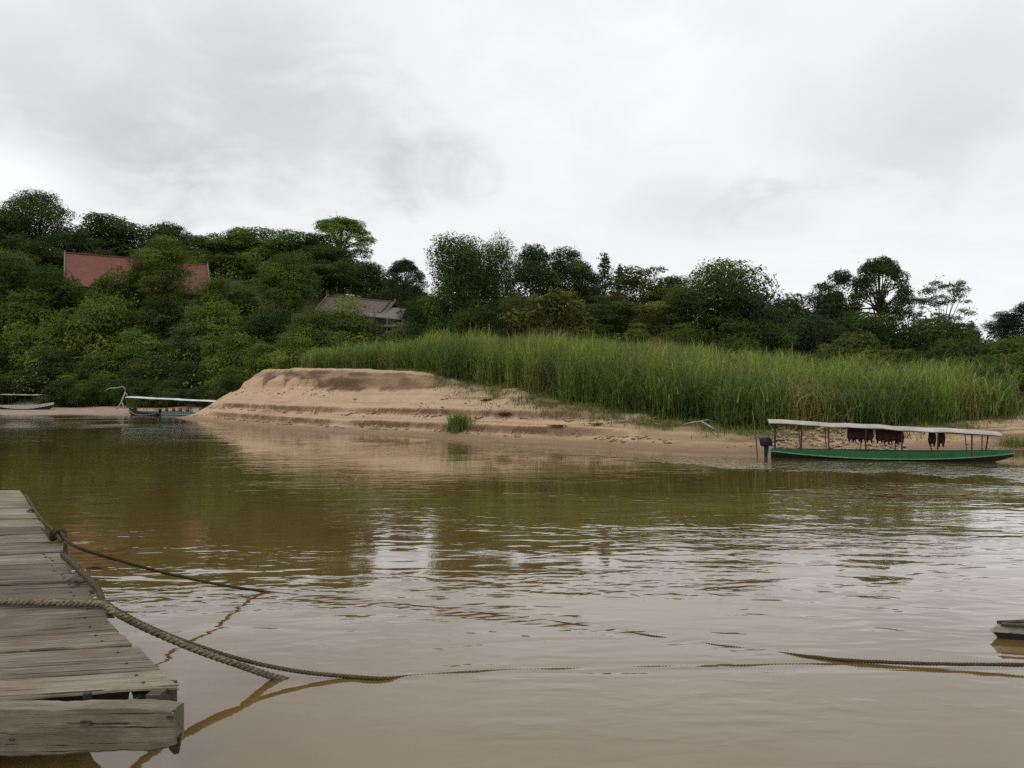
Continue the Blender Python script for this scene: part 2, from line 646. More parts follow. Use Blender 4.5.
m, t, p, o = new_mat('earth')
v = coords(t)
c = cramp(t, noise(t, 0.5, 6, 0.6, v), [(0.35, (0.035, 0.045, 0.016)), (0.7, (0.075, 0.075, 0.035))])
sandc = cramp(t, noise(t, 0.7, 5, 0.6, v), [(0.3, (0.24, 0.18, 0.13)), (0.7, (0.33, 0.255, 0.19))])
c = mix(t, attr(t, 'sandy'), c, sandc)
t.links.new(c, p.inputs['Base Color'])
p.inputs['Roughness'].default_value = 0.95
p.inputs['Specular IOR Level'].default_value = 0.1
M['earth'] = m

gx = spaced(-3000, 3000, -130, 90, 2.0)
gy = spaced(-600, 4000, 20, 230, 2.0)
GX, GY = np.meshgrid(gx, gy)
gz = land(GX, GY)
fine = sstep(-50, -47, GX) * sstep(44, 40, GX) * sstep(24, 28, GY) * sstep(110, 105, GY)
gd, gi, gins = poly_dist(SHORE, GX, GY)
gz = np.where(GY < -20, np.minimum(gz, -1.6), gz) - 0.75 * fine
sandy = np.where(gins & (GX < -42), sstep(34, 26, gd + 6 * (vnoise(GX * .2, GY * .2, 4) - .5)), 0)
sandy = sandy * sstep(1.3, 0.8, gz)
sandy = np.maximum(sandy, np.where(gins, sstep(7, 5, gd), 1.0))
me = np_mesh('ground', np.stack((GX.ravel(), GY.ravel(), gz.ravel()), 1), grid_faces(len(gx), len(gy)), None, M['earth'], True,
             {'sandy': ('POINT', sandy)})
tag(link('ground', me), 'dark earth of the wooded far shore and its hillside', 'ground', kind='structure')

# sand bank, finely modelled
m, t, p, o = new_mat('sand')
v = coords(t)
n1 = noise(t, 0.6, 6, 0.6, v)
n2 = noise(t, 7.0, 6, 0.65, v)
vs1 = coords(t, (0.25, 0.25, 9.0))
lay = noise(t, 1.0, 5, 0.6, vs1)
sand = cramp(t, n1, [(0.3, (0.41, 0.288, 0.180)), (0.7, (0.485, 0.356, 0.234))])
sand = mix(t, m_(t, 'MULTIPLY', cramp_fac(t, n2, 0.5, 0.8), 0.35), sand, (0.30, 0.205, 0.138))
sand = mix(t, m_(t, 'MULTIPLY', cramp_fac(t, lay, 0.5, 0.72), 0.4), sand, (0.30, 0.19, 0.12))
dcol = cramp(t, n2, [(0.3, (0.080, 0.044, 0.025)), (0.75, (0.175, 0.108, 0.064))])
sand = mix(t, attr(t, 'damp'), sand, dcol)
gr = cramp(t, n2, [(0.35, (0.05, 0.065, 0.02)), (0.7, (0.10, 0.11, 0.04))])
sand = mix(t, attr(t, 'grassy'), sand, gr)
t.links.new(sand, p.inputs['Base Color'])
p.inputs['Roughness'].default_value = 0.92
p.inputs['Specular IOR Level'].default_value = 0.15
n3 = noise(t, 2.3, 5, 0.7, v, 0.4)
bump(t, p, m_(t, 'ADD', m_(t, 'ADD', n2, m_(t, 'MULTIPLY', n3, 1.6)), m_(t, 'MULTIPLY', lay, 0.6)), 0.075)
M['sand'] = m

bx = np.concatenate((np.arange(-50, -38, 0.5), np.arange(-38, 6, 0.125), np.arange(6, 44.1, 0.25)))
by = np.concatenate((np.arange(27, 33, 0.5), np.arange(33, 80, 0.14), np.arange(80, 110.1, 0.5)))
BX, BY = np.meshgrid(bx, by)
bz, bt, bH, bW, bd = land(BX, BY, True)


def grass_front(X, W):
    """distance from the water at which the tall grass begins"""
    return W + 0.5 + 3.0 * sstep(-4.5, -10, X)


gnoise = (fbm(BX * 0.7, BY * 0.7, 3, 12) - 0.5)
grassy = sstep(-1.6, 0.3, bt - grass_front(BX, bW) + gnoise * 3.0)
grassy = np.maximum(grassy, sstep(0.50, 0.60, fbm(BX * 0.5, BY * 0.5, 3, 43)) * sstep(-2.3, -0.5, bt - bW + gnoise) * sstep(-6, 2, BX) * sstep(19.5, 17, BX) * 0.8)
grassy = np.where(BX < -38, np.maximum(grassy, sstep(4, 7, bt)), grassy)
grassy = np.where(BX > 29, sstep(6, 8.5, bt + gnoise * 3), grassy)
bq = grid_faces(len(bx), len(by))
bq = bq[bt.ravel()[bq].max(axis=1) > -3.0]           # the bed under deep water is the ground sheet's
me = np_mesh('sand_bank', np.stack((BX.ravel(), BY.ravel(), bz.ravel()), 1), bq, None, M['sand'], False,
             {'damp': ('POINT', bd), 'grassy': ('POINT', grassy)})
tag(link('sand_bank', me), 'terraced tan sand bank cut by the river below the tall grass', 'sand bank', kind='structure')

# ---------------------------------------------------------------- water
m, t, p, o = new_mat('river_water')
choppy = attr(t, 'choppy')
calm = attr(t, 'calm')
shal = attr(t, 'shallow')
wv = coords(t, (0.45, 1.0, 1.0), rot=(0, 0, math.radians(-9)))
w1 = noise(t, 0.42, 1, 0.4, wv, 0.3)
wv2 = coords(t, (0.42, 1.0, 1.0), rot=(0, 0, math.radians(-8)))
w2 = noise(t, 2.5, 1.6, 0.42, wv2, 0.55)
wv3 = coords(t, (0.5, 1.0, 1.0), rot=(0, 0, math.radians(12)))
w3 = noise(t, 7.0, 1.5, 0.4, wv3, 0.5)
patch = cramp_fac(t, noise(t, 0.14, 3, 0.55, coords(t, (0.5, 1.3, 1.0)), 0.5), 0.40, 0.62)
patch2 = cramp_fac(t, noise(t, 0.33, 3, 0.55, coords(t, (0.4, 1.2, 1.0)), 0.8), 0.42, 0.60)
a1 = m_(t, 'MULTIPLY', w1, 0.026)
act = m_(t, 'ADD', m_(t, 'MULTIPLY', patch, 0.75), 0.3)
a2 = m_(t, 'MULTIPLY', m_(t, 'MULTIPLY', w2, act), 0.026)
a3 = m_(t, 'MULTIPLY', m_(t, 'MULTIPLY', w3, m_(t, 'MULTIPLY', act, m_(t, 'ADD', patch2, 0.25))), 0.0095)
h = m_(t, 'MULTIPLY', m_(t, 'ADD', a1, m_(t, 'ADD', a2, a3)), calm)
ch = noise(t, 3.0, 2, 0.5, coords(t, (1.0, 1.3, 1.0)), 0.4)
h = m_(t, 'ADD', h, m_(t, 'MULTIPLY', m_(t, 'MULTIPLY', ch, choppy), 0.075))
h = m_(t, 'ADD', h, m_(t, 'MULTIPLY', attr(t, 'wake'), 0.009))
bump(t, p, h, 1.0)
silt = noise(t, 0.12, 4, 0.6, coords(t, (0.4, 1.0, 1.0)), 0.8)
wc = cramp(t, silt, [(0.3, (0.122, 0.076, 0.022)), (0.7, (0.144, 0.093, 0.031))])
wc = mix(t, shal, wc, (0.20, 0.135, 0.078))
t.links.new(wc, p.inputs['Base Color'])
p.inputs['Roughness'].default_value = 0.03
p.inputs['IOR'].default_value = 1.36
p.inputs['Specular IOR Level'].default_value = 0.5
p.inputs['Coat Weight'].default_value = 0.85      # second reflective layer, added to brighten the mirrored sky
p.inputs['Coat IOR'].default_value = 1.333
p.inputs['Coat Roughness'].default_value = 0.03
t.links.new(p.inputs['Normal'].links[0].from_socket, p.inputs['Coat Normal'])
M['water'] = m

wx = spaced(-1500, 1500, -14, 24, 0.22, 1.07)
wy = spaced(-300, 400, 5, 14, 0.085, 1.04)
WX, WY = np.meshgrid(wx, wy)
wd, wi, wins = poly_dist(SHORE, WX, WY)
sd = np.where(wins, -wd, wd)
# broken, fast water running along the bank and over the shoal at the left
RIFF = np.array([at(430, 440, 2184 / 48)[:2], at(520, 449, 2184 / 57)[:2], at(640, 456.5, 2184 / 64.5)[:2], at(760, 464, 2184 / 72)[:2], at(900, 468, 2184 / 76)[:2], at(1060, 474, 2184 / 82)[:2], at(1500, 486, 2184 / 94)[:2]])
rd, ri, _ = poly_dist(RIFF, WX, WY)
wn_ = fbm(WX * 0.9, WY * 1.6, 4, 21)
wid = np.interp(ri, np.arange(len(RIFF)), [0.8, 1.3, 2.0, 2.7, 3.0, 3.4, 3.6])
choppy_ = sstep(1.0, 0.35, rd / wid + (wn_ - 0.5) * 1.1) * np.interp(ri, np.arange(len(RIFF)), [0.4, 0.9, 1, 1, 1, 1, 1])
SHOAL = np.array([at(-200, 424, 2184 / 32)[:2], at(0, 425, 2184 / 33)[:2], at(70, 427, 2184 / 35)[:2], at(110, 425, 2184 / 33)[:2], at(230, 429, 2184 / 37)[:2]])
od, oi_, _ = poly_dist(SHOAL, WX, WY)
choppy_ = np.maximum(choppy_, 0.75 * sstep(1.0, 0.3, od / np.interp(oi_, np.arange(5), [9, 8, 5, 2.2, 0.8]) + (fbm(WX * .25, WY * .3, 3, 8) - .5) * 1.4))
lat = WX / np.maximum(WY, 1)
calm_ = 0.44 + 0.50 * sstep(19, 13.5, WY) * sstep(-.28, -.08, lat) + 0.85 * sstep(0.17, 0.46, lat) * sstep(28, 16, WY) + 0.25 * sstep(11.5, 9.5, WY) * sstep(-.1, -.3, lat)
calm_ = calm_ * (0.38 + 0.62 * sstep(6, 11.5, WY))
shal_ = sstep(4.5, 0.2, sd + (fbm(WX * 0.3, WY * 0.3, 3, 2) - 0.5) * 3.0) * 0.9
WAKES = []


def add_wake(P, w, amp, ang):
    WAKES.append((np.array(P, float), w, amp))


# the lines drag in the current and draw low ridges in the surface
add_wake([at(285, 594, 2184 / 202)[:2], at(420, 606, 2184 / 214)[:2], at(560, 622, 2184 / 230)[:2], at(700, 643, 2184 / 251)[:2], at(800, 655, 2184 / 263)[:2]], 0.09, 0.55, 0)
add_wake([at(375, 677, 2184 / 285)[:2], at(480, 671, 2184 / 279)[:2], at(640, 667, 2184 / 275)[:2], at(820, 664, 2184 / 272)[:2], at(1100, 668, 2184 / 276)[:2]], 0.07, 0.45, 0)
wake_ = np.zeros(WX.shape)
for P, w, amp in WAKES:
    d_, i_, s_ = poly_dist(P, WX, WY)
    sg = np.where(s_, 1.0, -1.0)
    wv_ = np.cos(np.clip(d_ / w, 0, 14) * 1.6 + 2.0 * fbm(WX * .6, WY * 1.5, 2, 6)) * np.exp(-(d_ / (w * 2.6)) ** 2)
    endf = sstep(0.0, 0.25, i_) * sstep(len(P) - 1.0, len(P) - 1.25, i_)
    wake_ += amp * wv_ * endf * (0.6 + 0.8 * fbm(WX * 2, WY * 2, 2, 3))
me = np_mesh('river', np.stack((WX.ravel(), WY.ravel(), np.zeros(WX.size)), 1), grid_faces(len(wx), len(wy)), None, M['water'], True,
             {'choppy': ('POINT', choppy_), 'calm': ('POINT', calm_), 'shallow': ('POINT', shal_), 'wake': ('POINT', wake_)})
tag(link('river', me), 'wide muddy brown river with rippled surface', 'river', kind='structure')

# ---------------------------------------------------------------- foliage meshes
def leaf_cloud(rng, pos, nor, size, aspect=0.5):
    """rhombic leaves at pos facing nor; returns verts (4 per leaf) and quads"""
    n = len(pos)
    nor = nor / (np.linalg.norm(nor, axis=1, keepdims=True) + 1e-9)
    r = rng.normal(size=(n, 3))
    a = np.cross(nor, r)
    a /= (np.linalg.norm(a, axis=1, keepdims=True) + 1e-9)
    b = np.cross(nor, a)
    s = np.asarray(size).reshape(-1, 1)
    V = np.empty((n, 4, 3))
    V[:, 0] = pos - a * s
    V[:, 1] = pos - b * s * aspect + nor * s * 0.12
    V[:, 2] = pos + a * s
    V[:, 3] = pos + b * s * aspect + nor * s * 0.12
    Q = np.arange(n * 4).reshape(n, 4)
    return V.reshape(-1, 3), Q


def clump_leaves(rng, C, R, n, up=0.3, jitter=0.34, inner=0.22, hang=0.0):
    """leaves over the surfaces of ellipsoidal clumps with centres C and radii R (k,3)"""
    C = np.asarray(C, float)
    R = np.asarray(R, float)
    area = (R[:, 0] * R[:, 1] + R[:, 0] * R[:, 2] + R[:, 1] * R[:, 2])
    k = rng.choice(len(C), n, p=area / area.sum())
    d = rng.normal(size=(n, 3))
    d /= np.linalg.norm(d, axis=1, keepdims=True)
    flip = (d[:, 2] < -0.25) & (rng.random(n) < 0.65)
    d[:, 2] = np.where(flip, -d[:, 2], d[:, 2])
    f = np.where(rng.random(n) < inner, rng.uniform(0.35, 0.85, n), np.minimum(rng.normal(0.96, 0.07, n), 1.06))
    # lumps on each clump
    lump = 1 + 0.16 * np.sin(7 * d[:, 0] + k * 1.7) * np.sin(6 * d[:, 1] + k) + 0.10 * np.sin(11 * d[:, 2] + 2.3 * k)
    P = C[k] + d * R[k] * (f * lump)[:, None]
    if hang:
        P[:, 2] -= hang * rng.random(n) ** 2
    N = d * 0.95 + np.array([0, 0, up]) + rng.normal(size=(n, 3)) * jitter
    ktint = rng.normal(0.5, 0.20, len(C))
    tint = np.clip(ktint[k] + rng.normal(0, 0.09, n), 0, 1)
    return P, N, tint


PROTO = {}


def register(kind, asp, leaf_parts, limbs, pale=False):
    """crowns are built one unit wide and asp units high"""
    V, Q, T = leaf_parts
    me = np_mesh('crown', V, Q, None, M['leaf'], False, {'tint': ('FACE', T)})
    b = MB()
    for pts, r in limbs:
        b.tube(pts, r, 6)
    mt = bpy.data.meshes.new('trunk')
    mt.from_pydata(b.v, [], b.f)
    mt.polygons.foreach_set('use_smooth', np.ones(len(mt.polygons), dtype=bool))
    mt.update()
    mt.materials.append(M['pale_bark'] if pale else M['bark'])
    PROTO.setdefault(kind, []).append((asp, me, mt))


def limbs_to(rng, C, base_top, asp, r0=0.03):
    """trunk from the ground and limbs bending to the clumps"""
    L = [([(0, 0, -0.06), (0.012, 0.0, base_top * .3), (-0.01, 0.012, base_top * 0.7), (0.008, -0.006, base_top), (0, 0, min(0.92 * asp, base_top + 0.3 * asp))], [r0 * 1.4, r0, r0 * 0.85, r0 * 0.7, r0 * 0.22])]
    for c in C:
        z0 = min(rng.uniform(base_top * 0.8, base_top + 0.15 * asp), c[2])
        mid = (c[0] * 0.45, c[1] * 0.45, z0 + (c[2] - z0) * 0.62)
        L.append(([(0, 0, z0), mid, tuple(c)], [r0 * 0.45, r0 * 0.3, r0 * 0.10]))
    return L


def shoots(rng, C, R, n, length=0.09):
    """loose sprigs standing out of the crown's outline"""
    C, R = np.asarray(C), np.asarray(R)
    k = rng.integers(0, len(C), n)
    d = rng.normal(size=(n, 3))
    d[:, 2] = np.abs(d[:, 2]) * 0.9 + 0.1
    d /= np.linalg.norm(d, axis=1, keepdims=True)
    per = 9
    f = np.linspace(0, 1, per)[None, :, None]
    st = (C[k] + d * R[k])[:, None, :]
    bend = rng.normal(0, .35, (n, 1, 3))
    P = st + (d[:, None, :] + bend * f) * f * (length * rng.uniform(.3, 1.2, n))[:, None, None]
    P = P.reshape(-1, 3) + rng.normal(0, .008, (n * per, 3))
    return P, rng.normal(size=(n * per, 3)) + np.array([0, 0, .5]), np.clip(rng.normal(.6, .15, n * per), 0, 1)


def finish(kind, asp, rng, C, R, n, leaf, limbs, aspect=0.5, pale=False, sprigs=80, slen=0.04, **kw):
    P, N, T = clump_leaves(rng, C, R, int(n * 1.25), **kw)
    if sprigs:
        P2, N2, T2 = shoots(rng, C, R, sprigs, slen)
        P, N, T = np.vstack((P, P2)), np.vstack((N, N2)), np.concatenate((T, T2))
    V, Q = leaf_cloud(rng, P, N, rng.uniform(0.6, 1.4, len(P)) * leaf * 0.88, aspect)
    # settle exactly to one unit wide and asp high
    top = np.percentile(V[:, 2], 99.7)
    V[:, 2] *= asp / top
    wd_ = np.percentile(np.hypot(V[:, 0], V[:, 1]), 98.5)
    V[:, :2] *= 0.5 / wd_
    register(kind, asp, (V, Q, T), limbs, pale)


def big_crown(rng, asp, low, k, bulge=2.8, core=4, size=(0.10, 0.21)):
    """clumps of unequal size over a bulging crown with a broken outline"""
    C, R = [], []
    mid, half = (asp + low) / 2, (asp - low) / 2
    ox, oy = rng.normal(0, .04, 2)
    for i in range(k):
        g = (i + 0.5) / k
        ph = i * 2.39996 + rng.uniform(-.6, .6)
        z = 1 - 1.9 * g
        r = rng.uniform(*size) * (1.15 if z > 0.3 else 0.95)
        rad = max(0.0, 1 - abs(z) ** bulge) ** 0.5 * rng.uniform(0.72, 1.0)
        if z > .8:
            rad = rng.uniform(.15, .55)
        C.append((ox * z + 0.37 * rad * math.cos(ph), oy * z + 0.37 * rad * math.sin(ph), mid + z * (half - r * 0.6) + rng.normal(0, .02)))
        R.append((r * rng.uniform(.9, 1.25), r * rng.uniform(.9, 1.25), r * rng.uniform(.62, .95)))
    for i in range(core):
        C.append((rng.uniform(-.06, .06), rng.uniform(-.06, .06), low + (asp - low) * (i + .5) / core * .88))
        R.append((.25, .25, .22))
    return C, R


for s_, (asp, low, k, n, lf) in enumerate(((1.0, .10, 24, 19000, .014), (1.0, .14, 28, 19000, .014), (1.45, .2, 32, 23000, .0145), (1.45, .25, 36, 23000, .0145), (2.0, .35, 42, 28000, .015), (2.0, .3, 38, 28000, .0155))):
    rng = np.random.default_rng(110 + s_)
    C, R = big_crown(rng, asp, low, k)
    finish('round', asp, rng, C, R, n, lf, limbs_to(rng, C[::2], low + .15, asp))
for s_, asp in enumerate((0.8, 0.8, 1.25, 1.25)):       # spreading crowns built of drooping tiers
    rng = np.random.default_rng(210 + s_)
    C, R = [], []
    k = 34
    for i in range(k):
        g = i / (k - 1)
        z = asp * (0.34 + 0.60 * g)
        spread = 0.44 * math.sqrt(1 - (g * 0.9) ** 2.6)
        ph = i * 2.39996 + rng.uniform(-.6, .6)
        rad = spread * rng.uniform(0.35, 1.0)
        r = rng.uniform(0.09, 0.19)
        C.append((rad * math.cos(ph), rad * math.sin(ph), z + rng.normal(0, .025) - rad * .12))
        R.append((r, r * rng.uniform(.7, 1.2), r * rng.uniform(0.34, 0.62)))
    for i in range(4):
        C.append((rng.uniform(-.15, .15), rng.uniform(-.15, .15), asp * (.4 + .12 * i)))
        R.append((.2, .2, .13))
    finish('layer', asp, rng, C, R, 19000, .0135, limbs_to(rng, C[::2], asp * .34, asp), up=0.5, jitter=0.36)
for s_ in range(2):       # trees wrapped in hanging creepers
    rng = np.random.default_rng(310 + s_)
    asp = 2.2
    C, R = [], []
    for i in range(52):
        g = i / 51
        z = 0.15 + (asp - .3) * g
        wob = 0.34 * (0.88 + 0.18 * math.sin(6.5 * g + s_ * 2)) * (1 - 0.25 * max(0, g - .8) / .2)
        ph = i * 2.39996
        r = rng.uniform(0.10, 0.2)
        q_ = rng.uniform(.55, 1)
        C.append((wob * math.cos(ph) * q_, wob * math.sin(ph) * q_, z))
        R.append((r * 1.1, r * 1.1, r * 0.85))
    for i in range(9):
        C.append((0, 0, .3 + i * .2))
        R.append((.28, .28, .2))
    finish('column', asp, rng, C, R, 33000, .0145, limbs_to(rng, C[::5], 1.0, asp, .04), up=0.2, jitter=0.4, hang=0.12, sprigs=50, slen=.06)
rng = np.random.default_rng(401)       # umbrella crown on a tall bare trunk
asp = 1.55
C, R = [], []
for i in range(40):
    ph = i * 2.39996 + rng.uniform(-.3, .3)
    g = (i + .5) / 40
    rad = 0.44 * math.sqrt(g)
    z = asp * (0.94 - 0.34 * g ** 1.7) + rng.uniform(-.04, .04)
    r = rng.uniform(0.09, 0.15)
    C.append((rad * math.cos(ph), rad * math.sin(ph), z))
    R.append((r, r, r * 0.66))
for i in range(9):
    ph = i * 0.7 + rng.uniform(-.2, .2)
    rad = rng.uniform(0.25, 0.44)
    C.append((rad * math.cos(ph), rad * math.sin(ph), asp * rng.uniform(0.48, 0.64)))
    R.append((0.075, 0.075, 0.06))
finish('umbrella', asp, rng, C, R, 20000, .0135, limbs_to(rng, C[::2], asp * .56, asp, 0.034), up=0.6, jitter=0.45, sprigs=60, slen=.05)
for s_, asp in enumerate((1.3, 1.5, 1.3, 1.5)):       # thin, airy crowns with sky between the sprays
    rng = np.random.default_rng(510 + s_)
    C, R = [], []
    for i in range(46):
        ph = i * 2.39996 + rng.uniform(-.4, .4)
        g = (i + .5) / 46
        z = asp * (0.40 + 0.54 * (1 - g) + rng.uniform(-.05, .05))
        rad = 0.46 * math.sqrt(max(0.02, 1 - ((z / asp - 0.62) / 0.40) ** 2)) * rng.uniform(0.4, 1.05)
        r = rng.uniform(0.04, 0.085)
        C.append((rad * math.cos(ph), rad * math.sin(ph), z))
        R.append((r * 1.6, r * 1.6, r * 0.6))
    finish('airy', asp, rng, C, R, 7800, .0128, limbs_to(rng, C[::2], asp * .38, asp, 0.019), pale=True, sprigs=70, slen=.08)
rng = np.random.default_rng(601)       # conical crown
asp = 2.4
C, R = [], []
for i in range(34):
    g = i / 33
    rad = 0.46 * (1 - g) ** 0.85
    ph = i * 2.39996
    r = 0.05 + 0.13 * (1 - g)
    C.append((rad * math.cos(ph) * .7, rad * math.sin(ph) * .7, asp * (.25 + .70 * g)))
    R.append((r, r, 0.09))
finish('spire', asp, rng, C, R, 9000, .019, limbs_to(rng, C[::3], 1.0, asp, 0.03), sprigs=50)
for s_, asp in enumerate((0.6, 0.6, 0.6, 0.85, 0.85, 1.1)):       # low, uneven bushes
    rng = np.random.default_rng(710 + s_)
    C, R = [], []
    k = 30
    for i in range(k):
        ph = i * 2.39996 + rng.uniform(-.6, .6)
        g = (i + .5) / k
        rad = 0.42 * math.sqrt(g) * rng.uniform(.7, 1.1)
        r = rng.uniform(0.07, 0.19)
        z = asp * (0.84 - 0.66 * g ** 1.4) * rng.uniform(0.68, 1.08)
        C.append((rad * math.cos(ph), rad * math.sin(ph), z))
        R.append((r, r * rng.uniform(.8, 1.2), r * rng.uniform(.7, 1.0)))
    for i in range(3):
        C.append((rng.uniform(-.15, .15), rng.uniform(-.15, .15), asp * .4))
        R.append((.25, .25, asp * .35))
    finish('bush', asp, rng, C, R, 18000, .0142, limbs_to(rng, C[::2], asp * .2, asp, 0.022), sprigs=130, slen=.075)
rng = np.random.default_rng(801)       # big-leaved crown
asp = 0.95
C, R = [], []
for i in range(34):
    ph = i * 2.39996 + rng.uniform(-.4, .4)
    g = (i + .5) / 34
    z = asp * (0.22 + 0.70 * (1 - g))
    rad = 0.44 * math.sqrt(max(0.03, 1 - ((z / asp - 0.45) / 0.55) ** 2)) * rng.uniform(.5, 1.05)
    C.append((rad * math.cos(ph), rad * math.sin(ph), z))
    r = rng.uniform(0.06, 0.13)
    R.append((r, r, r * .8))
finish('broad', asp, rng, C, R, 4200, .029, limbs_to(rng, C, asp * .25, asp, 0.022), .42, up=0.6, jitter=0.55, sprigs=60, slen=.12)
# ---------------------------------------------------------------- trees and bushes, each a thing of its own
DK, MD, BR, OL, BL = (0.050, 0.074, 0.020), (0.088, 0.124, 0.028), (0.130, 0.172, 0.036), (0.100, 0.108, 0.030), (0.043, 0.065, 0.027)
G_SKY, G_SLOPE, G_MID, G_RIGHT = 'trees along the hilltop skyline', 'bushes and small trees on the hillside', 'trees behind the tall grass', 'trees and bushes at the right end'
_cnt = {}


def tree(name, cx, top, wpx, Y, kind, col, label, cat, group, var=None, hmin=None, rot=None):
    X = (cx - 512) / F * Y
    g = ground(X, Y)
    ztop = CAMZ + (HZ - top) / F * Y
    h = ztop - g + 0.4
    if hmin and h < hmin:
        h = hmin
    w = wpx / F * Y * (1.12 if kind in ('bush', 'round', 'layer') else 1.04)
    k = _cnt.get(kind, 0)
    _cnt[kind] = k + 1
    want = h / w
    lst = sorted(PROTO[kind], key=lambda q_: abs(math.log(q_[0] / want)))
    best = [q_ for q_ in lst if abs(q_[0] - lst[0][0]) < 0.01]
    pr = best[(k if var is None else var) % len(best)]
    root = empty(name, (X, Y, g - 0.4), rot if rot is not None else (k * 1.91) % 6.283)
    tr = link('trunk', pr[2], root)
    cr = link('crown', pr[1], root)
    for o_ in (tr, cr):
        o_.scale = (w, w, h / pr[0])
    j = RNG.uniform(0.86, 1.14)
    cr.color = (col[0] * j, col[1] * j * RNG.uniform(.95, 1.05), col[2] * j, 1)
    tag(root, label, cat, group)
    return root


T = tree
# hilltop skyline, left to right
T('rainforest_tree', -28, 222, 90, 196, 'round', DK, 'dark tree on the hilltop cut by the left edge of the picture', 'tree', G_SKY)
T('rainforest_tree', 36, 188, 66, 196, 'round', DK, 'tallest dark pointed tree on the hilltop, far left of the skyline', 'tree', G_SKY, 1)
T('rainforest_tree', 2, 211, 60, 190, 'round', DK, 'dark tree just left of the tallest hilltop tree', 'tree', G_SKY)
T('spreading_tree', 108, 217, 92, 200, 'layer', DK, 'wide flat-topped dark tree on the skyline above the red roof', 'tree', G_SKY, 0)
T('spreading_tree', 75, 232, 62, 186, 'layer', DK, 'low flat tree between the tallest tree and the red roof ridge', 'tree', G_SKY)
T('spreading_tree', 168, 224, 66, 200, 'layer', DK, 'flat-crowned skyline tree above the bright tree on the red roof', 'tree', G_SKY)
T('spreading_tree', 212, 235, 62, 196, 'layer', MD, 'flat-crowned skyline tree above the right end of the red roof', 'tree', G_SKY)
T('spreading_tree', 248, 228, 80, 200, 'layer', MD, 'wide layered skyline tree right of the red roof', 'tree', G_SKY)
T('spreading_tree', 296, 233, 84, 198, 'layer', MD, 'wide layered tree left of the thin see-through crown', 'tree', G_SKY)
T('airy_tree', 340, 218, 72, 200, 'umbrella', BR, 'thin bright crown on the skyline with sky showing through it', 'tree', G_SKY, 0)
T('rainforest_tree', 330, 246, 62, 190, 'layer', DK, 'dark layered tree beneath the thin see-through crown', 'tree', G_SKY)
T('rainforest_tree', 366, 262, 50, 184, 'round', DK, 'small dark tree right below the thin see-through crown', 'tree', G_SKY)
T('slender_tree', 405, 260, 46, 150, 'umbrella', BL, 'slender dark tree with bare pale trunk right of the grey-roofed house', 'tree', G_SKY, 0, rot=2.0)
T('rainforest_tree', 402, 284, 56, 172, 'round', DK, 'dark tree behind the slender pale-trunked one', 'tree', G_SKY)
# hillside between skyline and houses
T('rainforest_tree', 228, 256, 60, 180, 'round', DK, 'dark rounded tree touching the right end of the red roof', 'tree', G_SLOPE)
T('rainforest_tree', 30, 238, 70, 176, 'layer', DK, 'dark tree left of the red roof below the tallest tree', 'tree', G_SLOPE)
T('rainforest_tree', 262, 262, 46, 170, 'layer', DK, 'dark layered tree left of the bright rounded tree on the slope', 'tree', G_SLOPE)
T('rainforest_tree', 330, 262, 70, 168, 'layer', DK, 'dark layered tree above the grey-roofed house', 'tree', G_SLOPE)
T('rainforest_tree', 166, 238, 50, 148, 'round', BR, 'bright green tree standing in front of the red roof', 'tree', G_SLOPE, 2)
T('rainforest_tree', 142, 252, 34, 150, 'bush', MD, 'small round tree against the middle of the red roof', 'tree', G_SLOPE)
T('rainforest_tree', 287, 252, 56, 146, 'round', MD, 'rounded green tree on the slope left of the grey-roofed house', 'tree', G_SLOPE, 3)
T('bush', 214, 276, 40, 148, 'bush', MD, 'green bush below the right gable of the red roof', 'bush', G_SLOPE)
T('bush', 240, 285, 46, 150, 'bush', DK, 'dark bush right of the red roof gable', 'bush', G_SLOPE)
T('bush', 10, 252, 70, 150, 'round', MD, 'green tree low on the far left slope', 'bush', G_SLOPE)
T('bush', 60, 268, 64, 146, 'bush', DK, 'dark round bush under the left end of the red roof', 'bush', G_SLOPE)
T('bush', 112, 270, 66, 146, 'bush', MD, 'green bush hiding the lower middle of the red roof', 'bush', G_SLOPE)
T('bush', 24, 290, 86, 140, 'bush', MD, 'broad green bush at mid height on the far left slope', 'bush', G_SLOPE)
T('bush', 100, 297, 96, 138, 'bush', BR, 'broad bright bush in the middle of the left slope', 'bush', G_SLOPE)
T('bush', 165, 297, 70, 140, 'bush', DK, 'dark bush below the bright tree on the red roof', 'bush', G_SLOPE)
T('bush', 215, 302, 70, 136, 'bush', MD, 'green bush at mid slope right of the house', 'bush', G_SLOPE)
T('bush', 268, 308, 66, 132, 'bush', DK, 'dark bush under the rounded slope tree', 'bush', G_SLOPE)
T('bush', 346, 296, 84, 126, 'bush', MD, 'big green bush in front of the grey-roofed house', 'bush', G_SLOPE)
T('bush', 310, 312, 66, 122, 'bush', MD, 'green bush left of the big one before the grey-roofed house', 'bush', G_SLOPE)
T('bush', 395, 330, 56, 118, 'bush', DK, 'dark bush under the right end of the grey-roofed house', 'bush', G_SLOPE)
T('bush', 300, 335, 60, 108, 'bush', BR, 'light green bush just above the left end of the tall grass', 'bush', G_SLOPE)
T('bush', 350, 332, 70, 106, 'bush', DK, 'dark bush above the tall grass below the grey-roofed house', 'bush', G_SLOPE)
T('bush', 50, 322, 80, 134, 'bush', BR, 'bright leafy bush low on the left slope', 'bush', G_SLOPE)
T('bush', 185, 326, 56, 130, 'bush', (0.095, 0.13, 0.05), 'pale creeper-covered bush above the moored boats', 'bush', G_SLOPE, 1)
T('bush', 140, 330, 66, 132, 'bush', MD, 'green bush left of the pale creeper-covered one', 'bush', G_SLOPE)
T('bush', 232, 334, 62, 124, 'bush', BR, 'bright bush right of the pale creeper-covered one', 'bush', G_SLOPE)
